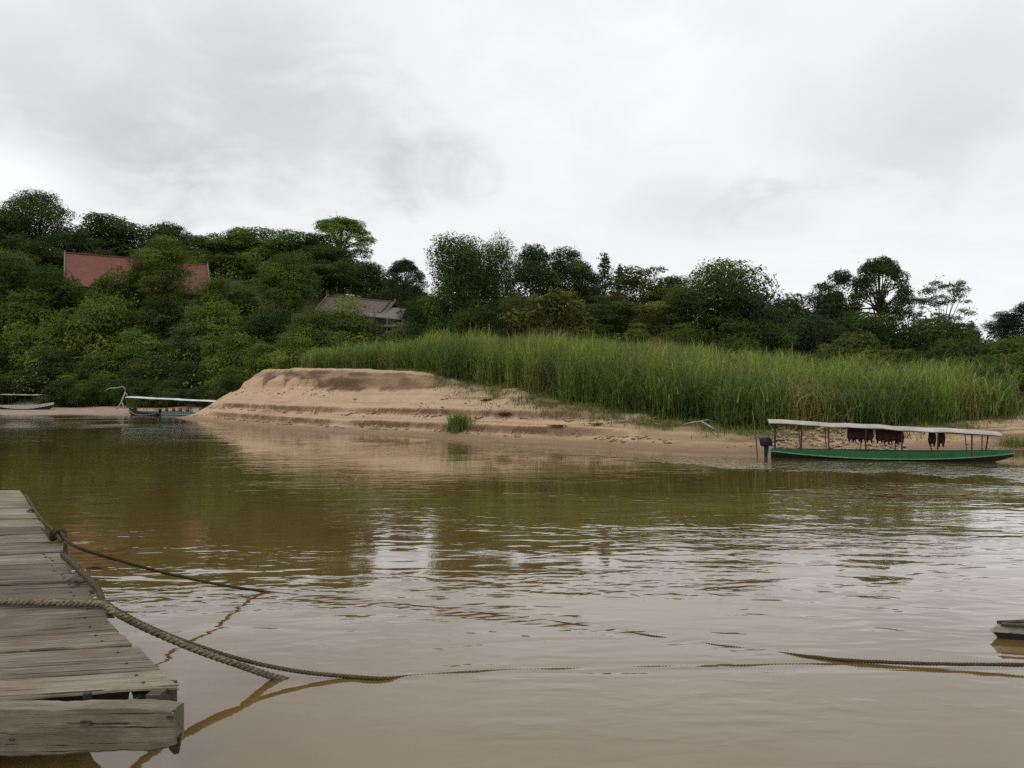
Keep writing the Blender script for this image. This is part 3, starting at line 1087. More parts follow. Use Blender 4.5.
T('bush', 265, 342, 56, 116, 'bush', BR, 'bright low bush above the left end of the sand crest', 'bush', G_SLOPE)
T('bush', -5, 336, 80, 132, 'bush', DK, 'dark bush at the water on the left edge', 'bush', G_SLOPE)
T('bush', 60, 350, 76, 130, 'bush', DK, 'dark bush overhanging the beach above the beached boat', 'bush', G_SLOPE)
T('bush', 105, 352, 66, 128, 'bush', MD, 'green bush behind the bleached dead tree', 'bush', G_SLOPE)
T('bush', 150, 356, 60, 123, 'bush', DK, 'dark bush behind the roof of the blue boat', 'bush', G_SLOPE)
T('bush', 195, 362, 60, 118, 'bush', DK, 'dark bush behind the right half of the blue boat', 'bush', G_SLOPE)
T('bush', 228, 366, 46, 110, 'bush', MD, 'green bush behind the tip of the sand spit', 'bush', G_SLOPE)
T('bush', 28, 370, 70, 127, 'bush', DK, 'dark overhanging bush behind the beached boat', 'bush', G_SLOPE)
for i, (cx, top, w, Y_, lb) in enumerate(((-20, 376, 60, 121, 'dark low bush on the beach edge cut by the left edge'), (70, 380, 60, 119, 'dark low bush between the beached boat and the dead tree'),
        (98, 376, 50, 117, 'dark low bush left of the bleached dead tree'), (140, 378, 50, 114, 'dark low bush right of the bleached dead tree'), (172, 380, 46, 112, 'dark low bush above the middle of the blue boat'),
        (205, 384, 44, 110, 'dark low bush above the right end of the blue boat'), (232, 378, 40, 106, 'dark low bush hidden partly by the sand spit'))):
    T('bush', cx, top, w, Y_, 'bush', DK, lb, 'bush', G_SLOPE)
# centre, behind the tall grass
T('creeper_tree', 457, 236, 66, 112, 'column', (0.060, 0.092, 0.026), 'tall tower-like tree wrapped in creepers, tallest in the centre', 'tree', G_MID, 0)
T('creeper_tree', 497, 239, 44, 114, 'column', (0.060, 0.094, 0.025), 'narrow creeper-wrapped tree right of the tallest centre tree', 'tree', G_MID, 1)
T('rainforest_tree', 476, 250, 60, 126, 'round', DK, 'dark tree filling the gap behind the two creeper-wrapped trees', 'tree', G_MID)
T('rainforest_tree', 430, 296, 56, 116, 'round', DK, 'dark tree left of the creeper tower above the grass', 'tree', G_MID)
T('rainforest_tree', 533, 244, 64, 122, 'round', DK, 'dark tree behind the narrow creeper-wrapped one', 'tree', G_MID)
T('rainforest_tree', 568, 249, 52, 126, 'round', BL, 'dark rounded skyline tree left of the two spires', 'tree', G_MID)
T('rainforest_tree', 588, 263, 46, 124, 'layer', DK, 'layered dark tree immediately left of the taller spire', 'tree', G_MID)
T('conical_tree', 605, 255, 64, 130, 'spire', BL, 'taller of the two spire-shaped trees on the skyline', 'tree', G_MID, 0)
T('conical_tree', 620, 266, 44, 132, 'spire', BL, 'shorter spire-shaped tree right of the taller spire', 'tree', G_MID, 0)
T('rainforest_tree', 640, 268, 78, 122, 'layer', OL, 'olive layered tree right of the two spires', 'tree', G_MID)
T('rainforest_tree', 666, 276, 68, 120, 'layer', DK, 'layered dark tree left of the big dark dome', 'tree', G_MID)
T('broad_leaved_tree', 556, 292, 96, 84, 'broad', OL, 'open big-leaved olive tree right behind the highest grass', 'tree', G_MID)
T('rainforest_tree', 612, 298, 76, 104, 'layer', DK, 'dark layered tree below the two spires', 'tree', G_MID)
T('rainforest_tree', 652, 304, 66, 100, 'layer', OL, 'olive tiered tree just above the grass left of the dome', 'tree', G_MID)
T('rainforest_tree', 715, 262, 100, 104, 'round', DK, 'big dark dome-shaped tree right of centre', 'tree', G_MID, 0)
T('rainforest_tree', 690, 288, 60, 100, 'round', DK, 'left shoulder of dark foliage on the big dome', 'tree', G_MID)
T('rainforest_tree', 752, 290, 60, 100, 'round', BL, 'dark tree leaning on the right side of the big dome', 'tree', G_MID)
T('rainforest_tree', 515, 296, 56, 98, 'round', DK, 'dark tree behind the left of the big-leaved tree', 'tree', G_MID)
T('rainforest_tree', 470, 306, 60, 96, 'bush', DK, 'dark bush at the foot of the creeper tower', 'tree', G_MID)
T('rainforest_tree', 735, 320, 70, 90, 'bush', DK, 'dark bush below the big dome', 'tree', G_MID)
T('rainforest_tree', 680, 324, 60, 88, 'bush', DK, 'dark bush above the grass left of the big dome', 'tree', G_MID)
T('rainforest_tree', 590, 324, 60, 88, 'bush', DK, 'dark bush right of the big-leaved tree', 'tree', G_MID)
T('rainforest_tree', 635, 330, 60, 86, 'bush', DK, 'dark bush behind the grass under the olive tiered tree', 'tree', G_MID)
# right
T('rainforest_tree', 788, 294, 56, 104, 'round', DK, 'dark low tree between the big dome and the layered airy tree', 'tree', G_RIGHT)
T('airy_tree', 832, 271, 62, 104, 'layer', BL, 'airy layered tree left of the umbrella-shaped one', 'tree', G_RIGHT, 2)
T('rainforest_tree', 836, 296, 66, 106, 'layer', DK, 'dark layered tree below the airy one left of the umbrella tree', 'tree', G_RIGHT)
T('umbrella_tree', 880, 258, 62, 104, 'umbrella', DK, 'tall umbrella-shaped tree with thick bare trunk', 'tree', G_RIGHT, 0)
T('airy_tree', 944, 280, 60, 100, 'airy', (0.07, 0.085, 0.05), 'feathery pale tree with thin branches right of the umbrella tree', 'tree', G_RIGHT, 3)
T('airy_tree', 912, 294, 44, 102, 'airy', BL, 'thin dark tree between the umbrella tree and the feathery one', 'tree', G_RIGHT, 0)
T('rainforest_tree', 872, 312, 86, 98, 'round', DK, 'dark tree at the foot of the umbrella tree', 'tree', G_RIGHT)
T('rainforest_tree', 812, 316, 70, 94, 'round', BL, 'dark bushy tree right of the big dome above the grass', 'tree', G_RIGHT)
T('rainforest_tree', 770, 322, 60, 90, 'bush', DK, 'dark bush above the grass right of the big dome', 'tree', G_RIGHT)
T('rainforest_tree', 930, 318, 80, 94, 'round', DK, 'dark round tree below the feathery tree', 'tree', G_RIGHT)
T('small_tree', 973, 321, 14, 120, 'round', DK, 'tiny round lone tree on the skyline near the right edge', 'tree', G_RIGHT)
T('rainforest_tree', 975, 328, 80, 100, 'bush', OL, 'low olive bush on the skyline right of the feathery tree', 'tree', G_RIGHT)
T('rainforest_tree', 1030, 330, 80, 104, 'bush', OL, 'low olive bush cut by the right edge below the far hill', 'tree', G_RIGHT)
T('rainforest_tree', 948, 338, 80, 80, 'bush', DK, 'dark bush behind the right end of the tall grass', 'bush', G_RIGHT)
T('rainforest_tree', 1000, 340, 80, 76, 'bush', MD, 'green bush at the right edge above the grass', 'bush', G_RIGHT)
T('bush', 862, 333, 88, 66, 'bush', (0.10, 0.125, 0.03), 'bright yellow-green bush rising out of the tall grass', 'bush', G_RIGHT, 1)
T('bush', 820, 345, 50, 68, 'bush', (0.08, 0.10, 0.03), 'smaller yellow-green bush left of the bright one in the grass', 'bush', G_RIGHT, 2)
T('bush', 905, 350, 50, 66, 'bush', (0.085, 0.105, 0.03), 'low yellow-green bush right of the bright one in the grass', 'bush', G_RIGHT)
T('bush', 1022, 352, 60, 60, 'bush', MD, 'green bush standing at the right edge of the picture', 'bush', G_RIGHT)
T('bush', 985, 366, 70, 50, 'bush', (0.075, 0.085, 0.03), 'drab bush at the right end of the grass above the boat bow', 'bush', G_RIGHT)
for cx, top, w, lb in ((1004, 312, 34, 'left dark tree of the far hill at the right edge'), (1022, 302, 36, 'highest dark tree of the far hill at the right edge'), (1046, 300, 40, 'dark tree of the far hill just outside the right edge')):
    T('far_tree', cx, top, w, 190, 'round', (0.03, 0.046, 0.032), lb, 'tree', 'trees on the far hill')

# undergrowth that nobody could count, over the hillside and the plain behind the grass
rng = np.random.default_rng(41)
nd = 1500
UX = rng.uniform(-135, 75, nd * 3)
UY = rng.uniform(96, 205, nd * 3)
fd_, fi_, fin_ = poly_dist(FOOT, UX, UY)
ok = (fin_ | (UX > -20)) & (np.abs(UX) < UY * 0.80)
UX, UY = UX[ok][:nd], UY[ok][:nd]
UZ = land(UX, UY)
UR = rng.uniform(0.9, 3.2, len(UX)) ** 1.0
C = np.stack((UX, UY, UZ + UR * 0.35 + rng.uniform(0, 2.2, len(UX))), 1)
R = np.stack((UR * 1.15, UR * 1.15, UR * rng.uniform(.8, 1.2, len(UX))), 1)
P, N, Tn = clump_leaves(rng, C, R, 115000, up=0.35)
V, Q = leaf_cloud(rng, P, N, rng.uniform(0.7, 1.4, len(P)) * 0.22)
me = np_mesh('undergrowth', V, Q, None, M['undergrowth'], False, {'tint': ('FACE', Tn), 'dry': ('FACE', np.clip(vnoise(P[:, 0] * .08, P[:, 1] * .08, 5) * 1.6 - .5, 0, 1))})
tag(link('undergrowth', me), 'dense green undergrowth covering the slope between the trees', 'undergrowth', kind='stuff')

# the wood farther back on the plain, one mass behind the nearer trees
rng = np.random.default_rng(47)
UX = np.concatenate((rng.uniform(-20, 190, 480), rng.uniform(-165, -20, 240)))
UY = np.concatenate((rng.uniform(128, 190, 480), rng.uniform(204, 222, 240)))
UR = rng.uniform(3.0, 5.5, len(UX))
UZ = land(UX, UY) + rng.uniform(0.2, 1.0, len(UX)) * np.interp(UX / UY, [-.7, -.12, 0, .45, .6, 1], [9, 9, 15, 11, 7, 7])
P, N, Tn = clump_leaves(rng, np.stack((UX, UY, UZ), 1), np.stack((UR, UR, UR * .8), 1), 115000)
V, Q = leaf_cloud(rng, P, N, rng.uniform(0.7, 1.4, len(P)) * 0.42)
me = np_mesh('far_wood', V, Q, None, M['undergrowth'], False, {'tint': ('FACE', Tn * .8), 'dry': ('FACE', Tn * 0)})
tag(link('far_wood', me), 'dark mass of woodland behind the nearer trees', 'woodland', kind='stuff')

# ---------------------------------------------------------------- grasses
def blades(rng, X, Y, Z, h, lean, width, droop=0.5, segs=3):
    """bent tapering grass blades; returns verts, quads, tris"""
    n = len(X)
    ph = rng.uniform(0, 2 * math.pi, n)
    dx, dy = np.cos(ph), np.sin(ph)
    wx_, wy_ = -np.sin(ph + rng.normal(0, .6, n)), np.cos(ph + rng.normal(0, .6, n))
    fr = np.linspace(0, 1, segs + 1)
    V = np.empty((n, segs * 2 + 1, 3))
    for i, f in enumerate(fr):
        out_ = lean * h * (0.25 * f + 0.75 * f ** 2.2)
        up_ = h * (f - droop * np.minimum(lean, 1.2) * f ** 3 * 0.55)
        px_, py_, pz_ = X + dx * out_, Y + dy * out_, Z + up_
        wv_ = width * (1 - f) ** 0.7 * 0.5
        if i < segs:
            V[:, i * 2] = np.stack((px_ - wx_ * wv_, py_ - wy_ * wv_, pz_), 1)
            V[:, i * 2 + 1] = np.stack((px_ + wx_ * wv_, py_ + wy_ * wv_, pz_), 1)
        else:
            V[:, -1] = np.stack((px_, py_, pz_), 1)
    k = segs * 2 + 1
    base = (np.arange(n) * k)[:, None]
    Q = np.concatenate([base + np.array([[2 * i, 2 * i + 1, 2 * i + 3, 2 * i + 2]]) for i in range(segs - 1)], 0)
    Tr = base + np.array([[2 * segs - 2, 2 * segs - 1, 2 * segs]])
    return V.reshape(-1, 3), Q, Tr


def face_rep(vals, segs=3):
    return np.concatenate([np.tile(vals, segs - 1), vals])


rng = np.random.default_rng(51)
N0 = 900000
X = rng.uniform(-34, 36, N0)
Y = rng.uniform(38, 95, N0)
z, t_, H, W, _ = land(X, Y, True)
front = grass_front(X, W) + (fbm(X * .6, Y * .6, 3, 12) - .5) * 2.2
dpt = t_ - front
dens = np.where(dpt < 0, 0, 0.30 + 0.70 * np.exp(-dpt / 4.0)) * (dpt < 28)
dens = dens * np.where(X < -8, sstep(-31, -25, X - (Y - 80) * 0.1), 1) * sstep(0.9, -0.6, X - 0.635 * Y)
keep = rng.random(N0) < dens
X, Y, z, dpt = X[keep][:120000], Y[keep][:120000], z[keep][:120000], dpt[keep][:120000]
hh = np.interp(X, [-34, -20, -10, -4, 2, 8, 14, 20, 30], [2.0, 2.3, 2.7, 3.4, 3.9, 3.6, 3.1, 2.8, 2.6])
cl = np.clip((fbm(X * 0.45, Y * 0.45, 4, 66) - .5) * 1.7 + .5, 0, 1)
hh = hh * (0.62 + 0.50 * cl + rng.uniform(0, 0.25, len(X))) * (0.70 + 0.30 * sstep(0, 2.0, dpt))
# one in four is a stem from the ground, the rest are arching leaves set along the stems
stem = rng.random(len(X)) < 0.25
start = np.where(stem, 0, hh * rng.uniform(0.0, 0.72, len(X)))
ln = np.where(stem, hh * rng.uniform(.9, 1.18, len(X)), rng.uniform(0.9, 1.9, len(X)))
lean = np.where(stem, np.abs(rng.normal(0.15, 0.12, len(X))), np.abs(rng.normal(0.75, 0.3, len(X))))
V, Q, Tr = blades(rng, X, Y, z - 0.05 + start, ln, lean, np.where(stem, 0.035, rng.uniform(0.035, 0.085, len(X))), 1.15)
tint = np.clip(0.12 + 0.72 * cl + rng.normal(0, 0.17, len(X)), 0, 1)
drypatch = sstep(0.60, 0.74, fbm(X * 0.20 + 9, Y * 0.20, 3, 15) + 0.17 * np.exp(-((X + 1.0) / 2.5) ** 2) + 0.10 * np.exp(-((X - 25) / 3.0) ** 2))
tall_ = stem & (rng.random(len(X)) < 0.10)
dry = np.clip(drypatch * 0.55 + tall_ * 0.9 + (rng.random(len(X)) < 0.12) * 0.6, 0, 1)
me = np_mesh('tall_grass', V, Q, Tr, M['tall_grass'], False, {'tint': ('FACE', face_rep(tint)), 'dry': ('FACE', face_rep(dry))})
tag(link('tall_grass', me), 'tall green cane grass growing along the top of the bank', 'tall grass', kind='stuff')

# low creeping grass between the tall grass and the sand
N0 = 150000
X = rng.uniform(-12, 32, N0)
Y = rng.uniform(36, 66, N0)
z, t_, H, W, _ = land(X, Y, True)
gn = fbm(X * 0.7, Y * 0.7, 3, 12) - 0.5
gsy = sstep(-2.3, -0.2, t_ - grass_front(X, W) + gn * 3.0) * (t_ < grass_front(X, W) + 1.5)
gsy = np.where(X > 29, sstep(6, 8.5, t_ + gn * 3), gsy)
pt = sstep(0.48, 0.60, fbm(X * 0.5, Y * 0.5, 3, 43)) * sstep(-2.4, -0.6, t_ - W + gn) * sstep(-6, 2, X) * (t_ < W + 2)
keep = rng.random(N0) < np.maximum(gsy, pt) * 0.8
X, Y, z = X[keep][:50000], Y[keep][:50000], z[keep][:50000]
V, Q, Tr = blades(rng, X, Y, z - 0.02, rng.uniform(0.12, 0.42, len(X)), np.abs(rng.normal(0.6, .3, len(X))), rng.uniform(0.02, 0.05, len(X)), 0.5, 2)
Tn = np.clip(rng.normal(.5, .2, len(X)), 0, 1)
dr = np.clip(vnoise(X * .5, Y * .5, 3) * 1.6 - 0.6, 0, 1)
me = np_mesh('low_grass', V, Q, Tr, M['low_grass'], False, {'tint': ('FACE', face_rep(Tn, 2)), 'dry': ('FACE', face_rep(dr, 2))})
tag(link('low_grass', me), 'short green grass creeping down onto the sand', 'grass', kind='stuff')


def on_land(px, py, y0=30.0, y1=130.0):
    """where the ray through a pixel meets the finely modelled shore"""
    Ys = np.linspace(y0, y1, 1600)
    Xs = (px - 512) / F * Ys
    Zs = CAMZ - (py - HZ) / F * Ys
    zl = land(Xs, Ys, True)[0]
    hit = np.where(Zs <= np.maximum(zl, 0))[0]
    i = hit[0] if len(hit) else len(Ys) - 1
    return Vector((Xs[i], Ys[i], max(float(zl[i]), 0.0)))


def tuft(name, px, py, h, n, spread, mat, label, cat, group=None, lean=0.6, seed=1, width=0.035):
    r_ = np.random.default_rng(seed)
    b = on_land(px, py)
    xs = r_.normal(0, spread, n)
    ys = r_.normal(0, spread, n)
    V, Q, Tr = blades(r_, xs, ys, np.full(n, -0.08), h * r_.uniform(.55, 1.1, n), np.abs(r_.normal(lean, .25, n)), r_.uniform(.6, 1.3, n) * width, 0.6)
    Tn = np.clip(r_.normal(.5, .2, n), 0, 1)
    me = np_mesh(name, V, Q, Tr, mat, False, {'tint': ('FACE', face_rep(Tn)), 'dry': ('FACE', face_rep((r_.random(n) < .15) * .7))})
    return tag(link(name, me, None, b), label, cat, group)


tuft('grass_tuft', 459, 431, 1.55, 420, 0.33, M['tall_grass'], 'lone round grass tuft growing on the lower sand ledge', 'plant', None, 0.55, 3, 0.05)
tuft('grass_tuft', 1012, 446, 0.8, 300, 0.4, M['tall_grass'], 'dull green tuft on the bank beyond the green boat bow', 'plant', None, 0.6, 4)
for i, (px, py, h, n, sp, lb) in enumerate((
        (505, 414, 0.30, 200, 0.42, 'dry brown brush lying below the grass right of the lone tuft'),
        (488, 400, 0.26, 130, 0.30, 'small dry brown brush high on the sand above the lone tuft'),
        (560, 426, 0.28, 260, 0.6, 'wide dry brown brush on the sand in the middle of the bank'),
        (598, 424, 0.25, 120, 0.35, 'dry brown brush right of the wide one on the sand'))):
    r_ = tuft('dry_grass_tuft', px, py, h, n, sp * .55, M['dry_brush'], lb, 'brush', 'dry brush on the sand', 1.6, 20 + i, 0.05)

# ---------------------------------------------------------------- houses on the hill
M['roof_tile'] = None
m, t, p, o = new_mat('roof_tile')
v = coords(t)
n = noise(t, 1.2, 6, 0.6, v)
wv_ = t.nodes.new('ShaderNodeTexWave')
wv_.wave_type = 'BANDS'
wv_.bands_direction = 'Y'
wv_.inputs['Scale'].default_value = 1.1
wv_.inputs['Distortion'].default_value = 0.6
t.links.new(v, wv_.inputs['Vector'])
c = cramp(t, n, [(0.3, (0.120, 0.042, 0.028)), (0.7, (0.170, 0.062, 0.042))])
c = mix(t, m_(t, 'MULTIPLY', wv_.outputs['Fac'], 0.3), c, (0.11, 0.04, 0.03))
t.links.new(c, p.inputs['Base Color'])
p.inputs['Roughness'].default_value = 0.85
bump(t, p, wv_.outputs['Fac'], 0.05)
M['roof_tile'] = m
M['house_wood'] = simple_mat('house_wood', (0.16, 0.12, 0.085), (0.07, 0.05, 0.035), 0.85, 2.0, 0.2, 0.01, (6, 6, 0.5))
M['gable_board'] = simple_mat('gable_board', (0.21, 0.17, 0.145), (0.12, 0.095, 0.08), 0.8)
M['glass_dark'] = simple_mat('glass_dark', (0.03, 0.035, 0.04), (0.02, 0.02, 0.02), 0.1, 2.0, 0.5, 0)
M['old_roof'] = simple_mat('old_roof', (0.16, 0.125, 0.11), (0.07, 0.05, 0.042), 0.8, 1.6, 0.2, 0.02, (5, 0.6, 0.6))
M['grey_roof'] = simple_mat('grey_roof', (0.20, 0.19, 0.175), (0.08, 0.072, 0.065), 0.85, 1.4, 0.2, 0.02, (3, 1, 1))


def gable_house(name, a, b, half, drop, wall_h, roof_mat, label, ridge_over=0.8, legs=8):
    """a, b: ridge ends; half: half the span; drop: ridge to eave"""
    a, b = Vector(a), Vector(b)
    L = (b - a).length
    ang = math.atan2(b.y - a.y, b.x - a.x)
    zr = min(a.z, b.z)
    midp = (a + b) / 2
    gz_ = min(ground(a.x, a.y), ground(b.x, b.y), ground(midp.x, midp.y)) - 0.5
    root = empty(name, (midp.x, midp.y, gz_), ang)
    rz = midp.z - gz_                                   # local height of the ridge
    tilt = (b.z - a.z) / L
    roof = None
    for s in (-1, 1):
        m1 = MB()
        nseg = 8
        rings = []
        for i in range(nseg + 1):
            f = i / nseg
            y = s * half * f
            z_ = rz - drop * (f + 0.10 * f * (1 - f) * 2)
            rings.append([(-L / 2 - ridge_over * (1 - f * .3), y, z_ - tilt * L / 2), (L / 2 + ridge_over * (1 - f * .3), y, z_ + tilt * L / 2),
                          (L / 2 + ridge_over * (1 - f * .3), y, z_ + tilt * L / 2 - 0.18), (-L / 2 - ridge_over * (1 - f * .3), y, z_ - tilt * L / 2 - 0.18)])
        m1.loft(rings)
        r_ = m1.build('roof', roof_mat, root)
        roof = roof or r_
    MB().box((0, 0, rz + 0.08), (L + ridge_over * 2, 0.4, 0.22), Matrix.Rotation(-math.atan(tilt), 3, 'Y')).build('ridge_cap', roof_mat, root)
    for e_ in (-1, 1):
        for s in (-1, 1):
            x = e_ * (L / 2 + ridge_over + 0.06)
            MB().tube([(x, -s * 0.25, rz + 0.38 + e_ * tilt * L / 2), (x, 0, rz + 0.2 + e_ * tilt * L / 2), (x - e_ * .2, s * half * .98, rz - drop + e_ * tilt * L / 2)], 0.16, 4).build('gable_board', M['gable_board'], root)
        g_ = MB()
        xx = e_ * (L / 2 - 0.4)
        g_.loft([[(xx - .08, -half * .8, rz - drop * .95), (xx - .08, half * .8, rz - drop * .95), (xx - .08, 0, rz - .4)],
                 [(xx + .08, -half * .8, rz - drop * .95), (xx + .08, half * .8, rz - drop * .95), (xx + .08, 0, rz - .4)]])
        g_.build('gable_wall', M['house_wood'], root)
    ze = rz - drop
    for s in (-1, 1):
        w_ = MB().box((0, s * half * .78, ze - wall_h / 2 + 0.25), (L - 1.2, 0.14, wall_h)).build('wall', M['house_wood'], root)
        nwin = max(2, int(L / 4))
        for i in range(nwin):
            x = -L / 2 + (i + .5) * L / nwin
            fr_ = MB().box((x, s * (half * .78 + .10), ze - wall_h * .45), (1.5, 0.08, 1.4)).build('window', M['gable_board'], root)
            MB().box((x, s * (half * .78 + .15), ze - wall_h * .45), (1.3, 0.05, 1.2)).build('pane', M['glass_dark'], fr_)
    for e_ in (-1, 1):
        MB().box((e_ * (L / 2 - .67), 0, ze - wall_h / 2 + .25), (0.14, half * 1.56 - .16, wall_h)).build('wall', M['house_wood'], root)
    MB().box((0, 0, ze - wall_h + 0.2), (L - 0.4, half * 1.7, 0.25)).build('floor_deck', M['house_wood'], root)
    for i in range(legs):
        x = -L / 2 + 0.8 + (L - 1.6) * i / (legs - 1)
        for s in (-1, 1):
            MB().tube([(x, s * half * .74, -0.5), (x, s * half * .74, ze - wall_h + .1)], 0.18, 6).build('stilt', M['house_wood'], root)
    tag(root, label, 'house')
    return root


gable_house('long_house', at(69, 253, 160), at(203, 264, 172), 8.5, 7.6, 3.2, M['roof_tile'], 'long house with red tiled gable roof among the hillside trees')
H2 = gable_house('timber_house', at(330, 296, 150), at(392, 302, 146), 5.0, 3.2, 2.6, M['old_roof'], 'weathered timber house with faded grey-brown roof above the tall grass', 0.5, 5)
# its lower lean-to and veranda at the right end
Lh = (at(392, 302, 146) - at(330, 296, 150)).length
zr_ = (at(392, 302, 146).z + at(330, 296, 150).z) / 2 - H2.location.z
m1 = MB()
m1.loft([[(Lh / 2 - 4.5, -5.4, zr_ - 3.6), (Lh / 2 + 4.6, -5.6, zr_ - 4.6), (Lh / 2 + 4.6, -5.6, zr_ - 4.75), (Lh / 2 - 4.5, -5.4, zr_ - 3.75)],
         [(Lh / 2 - 4.5, -1.2, zr_ - 1.6), (Lh / 2 + 3.4, -1.2, zr_ - 2.2), (Lh / 2 + 3.4, -1.2, zr_ - 2.35), (Lh / 2 - 4.5, -1.2, zr_ - 1.75)]])
m1.build('lean_to_roof', M['grey_roof'], H2)
MB().box((Lh / 2 - 1.0, -6.2, zr_ - 5.8), (13.0, 0.25, 0.35)).build('veranda_beam', M['gable_board'], H2)
for i in range(5):
    x = Lh / 2 - 7 + i * 3.0
    MB().tube([(x, -6.1, 0), (x, -6.1, zr_ - 4.4)], 0.13, 5).build('veranda_post', M['gable_board'], H2)
MB().box((Lh / 2 + 5.2, -5.6, zr_ - 6.6), (2.6, 0.2, 1.3), Matrix.Rotation(0.7, 3, 'Y')).build('broken_board', M['gable_board'], H2)
MB().box((Lh / 2 + 4.6, -5.3, zr_ - 4.6), (3.6, 0.2, 0.35), Matrix.Rotation(0.8, 3, 'Y')).build('broken_board', M['gable_board'], H2)

# ---------------------------------------------------------------- river boats
M['green_paint'] = simple_mat('green_paint', (0.026, 0.15, 0.052), (0.018, 0.09, 0.036), 0.45, 3.0, 0.4, 0.002)
M['pale_green'] = simple_mat('pale_green', (0.16, 0.33, 0.20), (0.09, 0.22, 0.12), 0.5, 4.0)
M['tar'] = simple_mat('tar', (0.020, 0.022, 0.020), (0.010, 0.012, 0.011), 0.6)
M['canvas'] = simple_mat('canvas', (0.45, 0.425, 0.385), (0.27, 0.245, 0.215), 0.8, 1.4, 0.2, 0.01)
M['grey_canvas'] = simple_mat('grey_canvas', (0.22, 0.225, 0.22), (0.14, 0.14, 0.14), 0.8, 1.4)
M['pale_canvas'] = simple_mat('pale_canvas', (0.60, 0.63, 0.64), (0.42, 0.44, 0.45), 0.7, 1.4)
M['post'] = simple_mat('post', (0.075, 0.045, 0.030), (0.035, 0.022, 0.016), 0.8)
M['post_pale'] = simple_mat('post_pale', (0.19, 0.12, 0.075), (0.11, 0.07, 0.045), 0.8)
M['boat_wood'] = simple_mat('boat_wood', (0.17, 0.12, 0.08), (0.08, 0.055, 0.04), 0.8, 4.0, 0.2, 0.004, (1, 8, 8))
M['motor'] = simple_mat('motor', (0.018, 0.018, 0.02), (0.01, 0.01, 0.011), 0.5, 6.0, 0.25)
M['metal'] = simple_mat('metal', (0.35, 0.35, 0.36), (0.22, 0.22, 0.22), 0.4, 6.0, 0.5, 0.001, (1, 1, 1), 0.6)
M['blue_paint'] = simple_mat('blue_paint', (0.13, 0.24, 0.26), (0.08, 0.15, 0.165), 0.5)
M['white_paint'] = simple_mat('white_paint', (0.46, 0.45, 0.43), (0.28, 0.27, 0.25), 0.5)
M['maroon'] = simple_mat('maroon', (0.052, 0.017, 0.018), (0.022, 0.009, 0.010), 0.9, 5.0)
M['orange'] = simple_mat('orange', (0.30, 0.085, 0.05), (0.17, 0.05, 0.035), 0.85, 5.0)


def hull_line(f, ends=(0.55, 1.0)):
    """half-width factor along the hull: blunt stern, fine bow"""
    return (0.62 + 0.38 * math.sin(min(1, f / 0.45) * math.pi / 2)) if f < 0.45 else max(0.03, (1 - ((f - 0.45) / 0.55) ** 2.6)) ** 0.8


